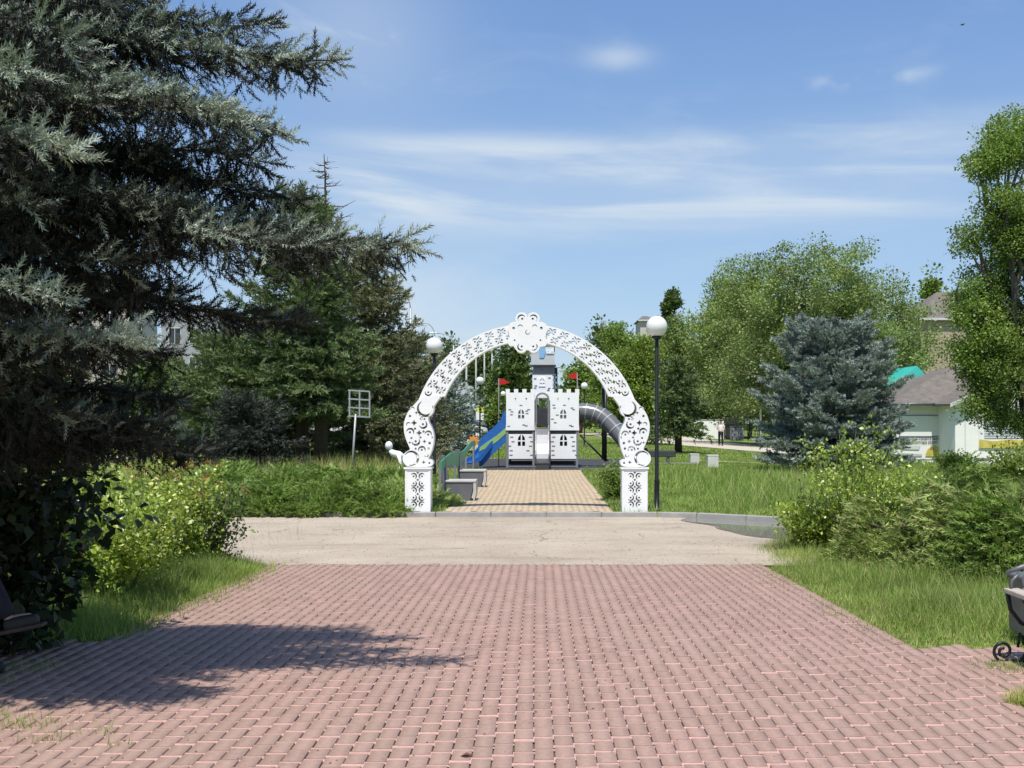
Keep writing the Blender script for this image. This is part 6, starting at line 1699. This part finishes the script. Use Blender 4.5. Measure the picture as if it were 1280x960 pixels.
# iron bench on the left with a seated person, mostly outside the frame
lb = iron_bench((-3.86, 7.6, float(zplaza(7.0))), PI, 'wooden slat bench with black scroll ironwork in shade at the left edge')
sit = {'pelvis': (-.28, 0, .60), 'waist': (-.31, 0, .74), 'chest': (-.30, 0, .95), 'neck0': (-.27, 0, 1.08), 'neck': (-.24, 0, 1.15), 'head0': (-.20, 0, 1.22), 'head1': (-.19, 0, 1.32), 'head2': (-.20, 0, 1.39),
       'shL': (-.28, .18, 1.06), 'elL': (-.20, .24, .80), 'wrL': (.02, .12, .72), 'shR': (-.28, -.18, 1.06), 'elR': (-.20, -.24, .80), 'wrR': (.03, -.08, .74),
       'hipL': (-.25, .09, .57), 'knL': (.2, .08, .56), 'anL': (.13, .07, .11), 'toL': (.27, .08, .08), 'hipR': (-.25, -.09, .58), 'knR': (.22, -.02, .73), 'anR': (.38, .02, .37), 'toR': (.53, .03, .40)}
person((-3.82, 6.95, float(zplaza(6.95)) + .0), 0, 'person in dark trousers sitting cross legged on the left bench, shoe in view', sit, cloth_d, cloth_d)

# ------------------------------------------------------------------ bird in the sky
p = at(1203, 31, 60); bd = empty('flying_bird', p, 'small dark bird flying high in the sky at the upper right', 'bird')
bm_ = mat('bird_dark', (.03, .028, .027), .7, .2, 20)
mb = MB(); mb.tube([(-.13, 0, 0), (-.06, 0, .005), (.04, 0, .0), (.10, 0, .012), (.145, 0, .01)], [.012, .035, .04, .026, .006], 10)
mb.add([(-.22, -.035, 0), (-.22, .035, 0), (-.1, .02, .0), (-.1, -.02, 0)], [(0, 1, 2, 3)])
for s in (-1, 1):
    mb.add([(.05, .02 * s, .01), (-.05, .02 * s, .01), (-.03, .12 * s, .06), (.05, .12 * s, .065), (-.07, .24 * s, .03), (.0, .22 * s, .04)], [(0, 1, 2, 3), (3, 2, 4, 5)])
mb.build('body', bm_, bd)
bd.rotation_euler = (R(12), R(-15), R(25))
# fallen leaf on the paving
lf = MB(); lf.add([(0, 0, 0), (.03, .02, .014), (.065, .004, .004), (.03, -.022, .016)], [(0, 1, 2), (0, 2, 3)])
q = Vector(((575 - VX) / F * 5.15, 5.15, float(zplaza(5.15)) + .014)); o = lf.build('fallen_leaf', mat('dry_leaf', (.16, .06, .035), .7, .3, 20)); o.location = q
tag(o, 'small dry brown leaf lying on the red paving in front', 'leaf')

# loose grit and sand on road and paving
gx = np.concatenate([rng.uniform(-6, 6, 2600), rng.uniform(-3.3, 2.7, 1100), rng.uniform(-3.3, 2.8, 1500), PXL + np.abs(rng.normal(0, .12, 700)), PXR - np.abs(rng.normal(0, .12, 700))])
gy = np.concatenate([rng.uniform(13.4, 19.3, 2600), rng.uniform(4.8, 13.2, 1100), 13.3 + rng.normal(0, .10, 1500), rng.uniform(8.2, 13.2, 700), rng.uniform(8, 13.2, 700)])
k = (gy < kerb_y(gx) - .05); gx, gy = gx[k], gy[k]; n = len(gx)
OV = np.array([[1, 0, 0], [0, 1, 0], [-1, .1, 0], [0, -1, 0], [.1, 0, .8], [0, 0, -.4]]); OF = np.array([[0, 1, 4], [1, 2, 4], [2, 3, 4], [3, 0, 4], [1, 0, 5], [2, 1, 5], [3, 2, 5], [0, 3, 5]])
gzz = zplaza(gy) + np.where(gy < 13.3, .013, .005); up_ = np.tile([0, 1.0, 0], (n, 1)) + rng.normal(size=(n, 3)) * np.array([1, 1, .12])
v, f = scatter(OV, OF, frames(up_), np.stack([gx, gy, gzz], -1), .003 + .006 * rng.random(n) ** 2.2)
tag(np_mesh('grit', v, f, mat('grit_stone', (.22, .18, .14), .9, .5, 30)), 'loose grit and crumbs scattered on the road and the red paving', 'grit', kind='stuff')
# ------------------------------------------------------------------ sky, sun, camera
SUN = Vector((-.06, -.46, 1)).normalized()       # direction to the sun (behind the camera, high)
world = bpy.data.worlds.new('World'); scene.world = world; world.use_nodes = True
W = NT(world)
bg = W.n['Background']
sky = W.new('ShaderNodeTexSky'); sky.sky_type = 'NISHITA'; sky.sun_disc = False
el = math.asin(SUN.z); sky.sun_elevation = el; sky.sun_rotation = math.atan2(SUN.x, SUN.y)
sky.air_density = 1.15; sky.dust_density = .6; sky.ozone_density = 1.6; sky.altitude = 100
tc = W.new('ShaderNodeTexCoord'); sp = W.new('ShaderNodeSeparateXYZ'); W.link(tc.outputs['Generated'], sp.inputs[0])
def M(op, a, b=None, c=None):
    n = W.new('ShaderNodeMath', operation=op)
    for i, v in enumerate((a, b, c)):
        if v is None: continue
        if hasattr(v, 'is_linked') or hasattr(v, 'links'): W.link(v, n.inputs[i])
        else: n.inputs[i].default_value = v
    return n.outputs[0]
azi = M('ARCTAN2', sp.outputs['X'], sp.outputs['Y']); ele = M('ARCSINE', sp.outputs['Z'])
def noise(sx, sy, scale, detail, rough, off, dist=0.0):
    cbn = W.new('ShaderNodeCombineXYZ'); W.link(M('MULTIPLY', azi, sx), cbn.inputs[0]); W.link(M('MULTIPLY_ADD', azi, .06 * sy, M('MULTIPLY', ele, sy)), cbn.inputs[1]); cbn.inputs[2].default_value = off
    n = W.new('ShaderNodeTexNoise'); n.inputs['Scale'].default_value = scale; n.inputs['Detail'].default_value = detail; n.inputs['Roughness'].default_value = rough; n.inputs['Distortion'].default_value = dist
    W.link(cbn.outputs[0], n.inputs['Vector']); return n.outputs['Fac']
def ramp(v, a, b):
    n = W.new('ShaderNodeMapRange'); n.interpolation_type = 'SMOOTHSTEP'; W.link(v, n.inputs[0]); n.inputs[1].default_value = a; n.inputs[2].default_value = b; return n.outputs[0]
def bump_(v, c, w):
    d = M('DIVIDE', M('SUBTRACT', v, c), w); return M('POWER', 2.718, M('MULTIPLY', M('MULTIPLY', d, d), -1))
streak = ramp(noise(3.2, 26, 1.0, 8, .55, 3.1, .4), .40, .74)
band = M('MULTIPLY', M('ADD', bump_(ele, .205, .035), M('MULTIPLY', bump_(ele, .243, .016), .5)), M('MULTIPLY', ramp(azi, -.32, -.12), M('SUBTRACT', 1.0, M('MULTIPLY', ramp(azi, .26, .5), .6))))
c1 = M('MULTIPLY', M('MULTIPLY_ADD', streak, .85, .22), band)
wisp = ramp(noise(5, 12, 1.0, 9, .6, 9.7, .8), .50, .80)
hz = M('MULTIPLY', wisp, .17)
left = M('MULTIPLY', M('MULTIPLY', bump_(azi, -.17, .09), bump_(ele, .345, .07)), M('MULTIPLY_ADD', wisp, .4, .30))
puff = M('MULTIPLY', M('MULTIPLY', bump_(azi, .075, .028), bump_(ele, .322, .010)), .5)
puff2 = M('MULTIPLY', M('MULTIPLY', bump_(azi, .30, .05), bump_(ele, .292, .006)), M('MULTIPLY', ramp(noise(14, 20, 1.0, 3, .5, 4.4), .5, .62), .55))
lowc = M('MULTIPLY', M('MULTIPLY', bump_(ele, .10, .05), bump_(azi, -.13, .10)), M('MULTIPLY_ADD', wisp, .5, .5))
cl = M('MINIMUM', M('ADD', M('ADD', M('ADD', c1, hz), M('ADD', left, puff)), M('ADD', puff2, lowc)), .92)
grad = W.new('ShaderNodeValToRGB'); ge = grad.color_ramp.elements
ge[0].position = 0.0; ge[0].color = (.420, .620, .870, 1); ge[1].position = 1.0; ge[1].color = (.085, .170, .420, 1)
gm = ge.new(.35); gm.color = (.172, .335, .695, 1)
W.link(M('MULTIPLY', ele, 1.0), grad.inputs[0])
gs = W.new('ShaderNodeVectorMath', operation='SCALE'); W.link(grad.outputs[0], gs.inputs[0]); gs.inputs['Scale'].default_value = 1 / .15
tint = W.new('ShaderNodeMixRGB'); tint.inputs[0].default_value = .7; W.link(sky.outputs[0], tint.inputs[1]); W.link(gs.outputs[0], tint.inputs[2])
mx = W.new('ShaderNodeMixRGB'); W.link(cl, mx.inputs[0]); W.link(tint.outputs[0], mx.inputs[1]); mx.inputs[2].default_value = (4.6, 5.2, 5.75, 1)
W.link(mx.outputs[0], bg.inputs['Color']); bg.inputs['Strength'].default_value = .15

sun = bpy.data.lights.new('sun', 'SUN'); sun.energy = 5.0; sun.angle = R(.53); sun.color = (1.0, .955, .88)
so = bpy.data.objects.new('sun', sun); COL.objects.link(so); so.rotation_euler = SUN.to_track_quat('Z', 'Y').to_euler(); so.location = (0, -20, 40)

cam = bpy.data.cameras.new('camera'); co_ = bpy.data.objects.new('camera', cam); COL.objects.link(co_)
cam.sensor_width = 36; cam.lens = 36 * F / 1280; cam.shift_x = -(VX - 640) / 1280; cam.shift_y = (VY - 480) / 1280
cam.clip_start = .05; cam.clip_end = 5000
co_.location = (0, 0, CAMZ); co_.rotation_euler = (PI / 2, 0, 0)
scene.camera = co_
scene.view_settings.view_transform = 'Standard'; scene.view_settings.look = 'None'; scene.view_settings.exposure = 0; scene.view_settings.gamma = 1
scene.cycles.use_denoising = True
scene.cycles.max_bounces = 6; scene.cycles.transparent_max_bounces = 6
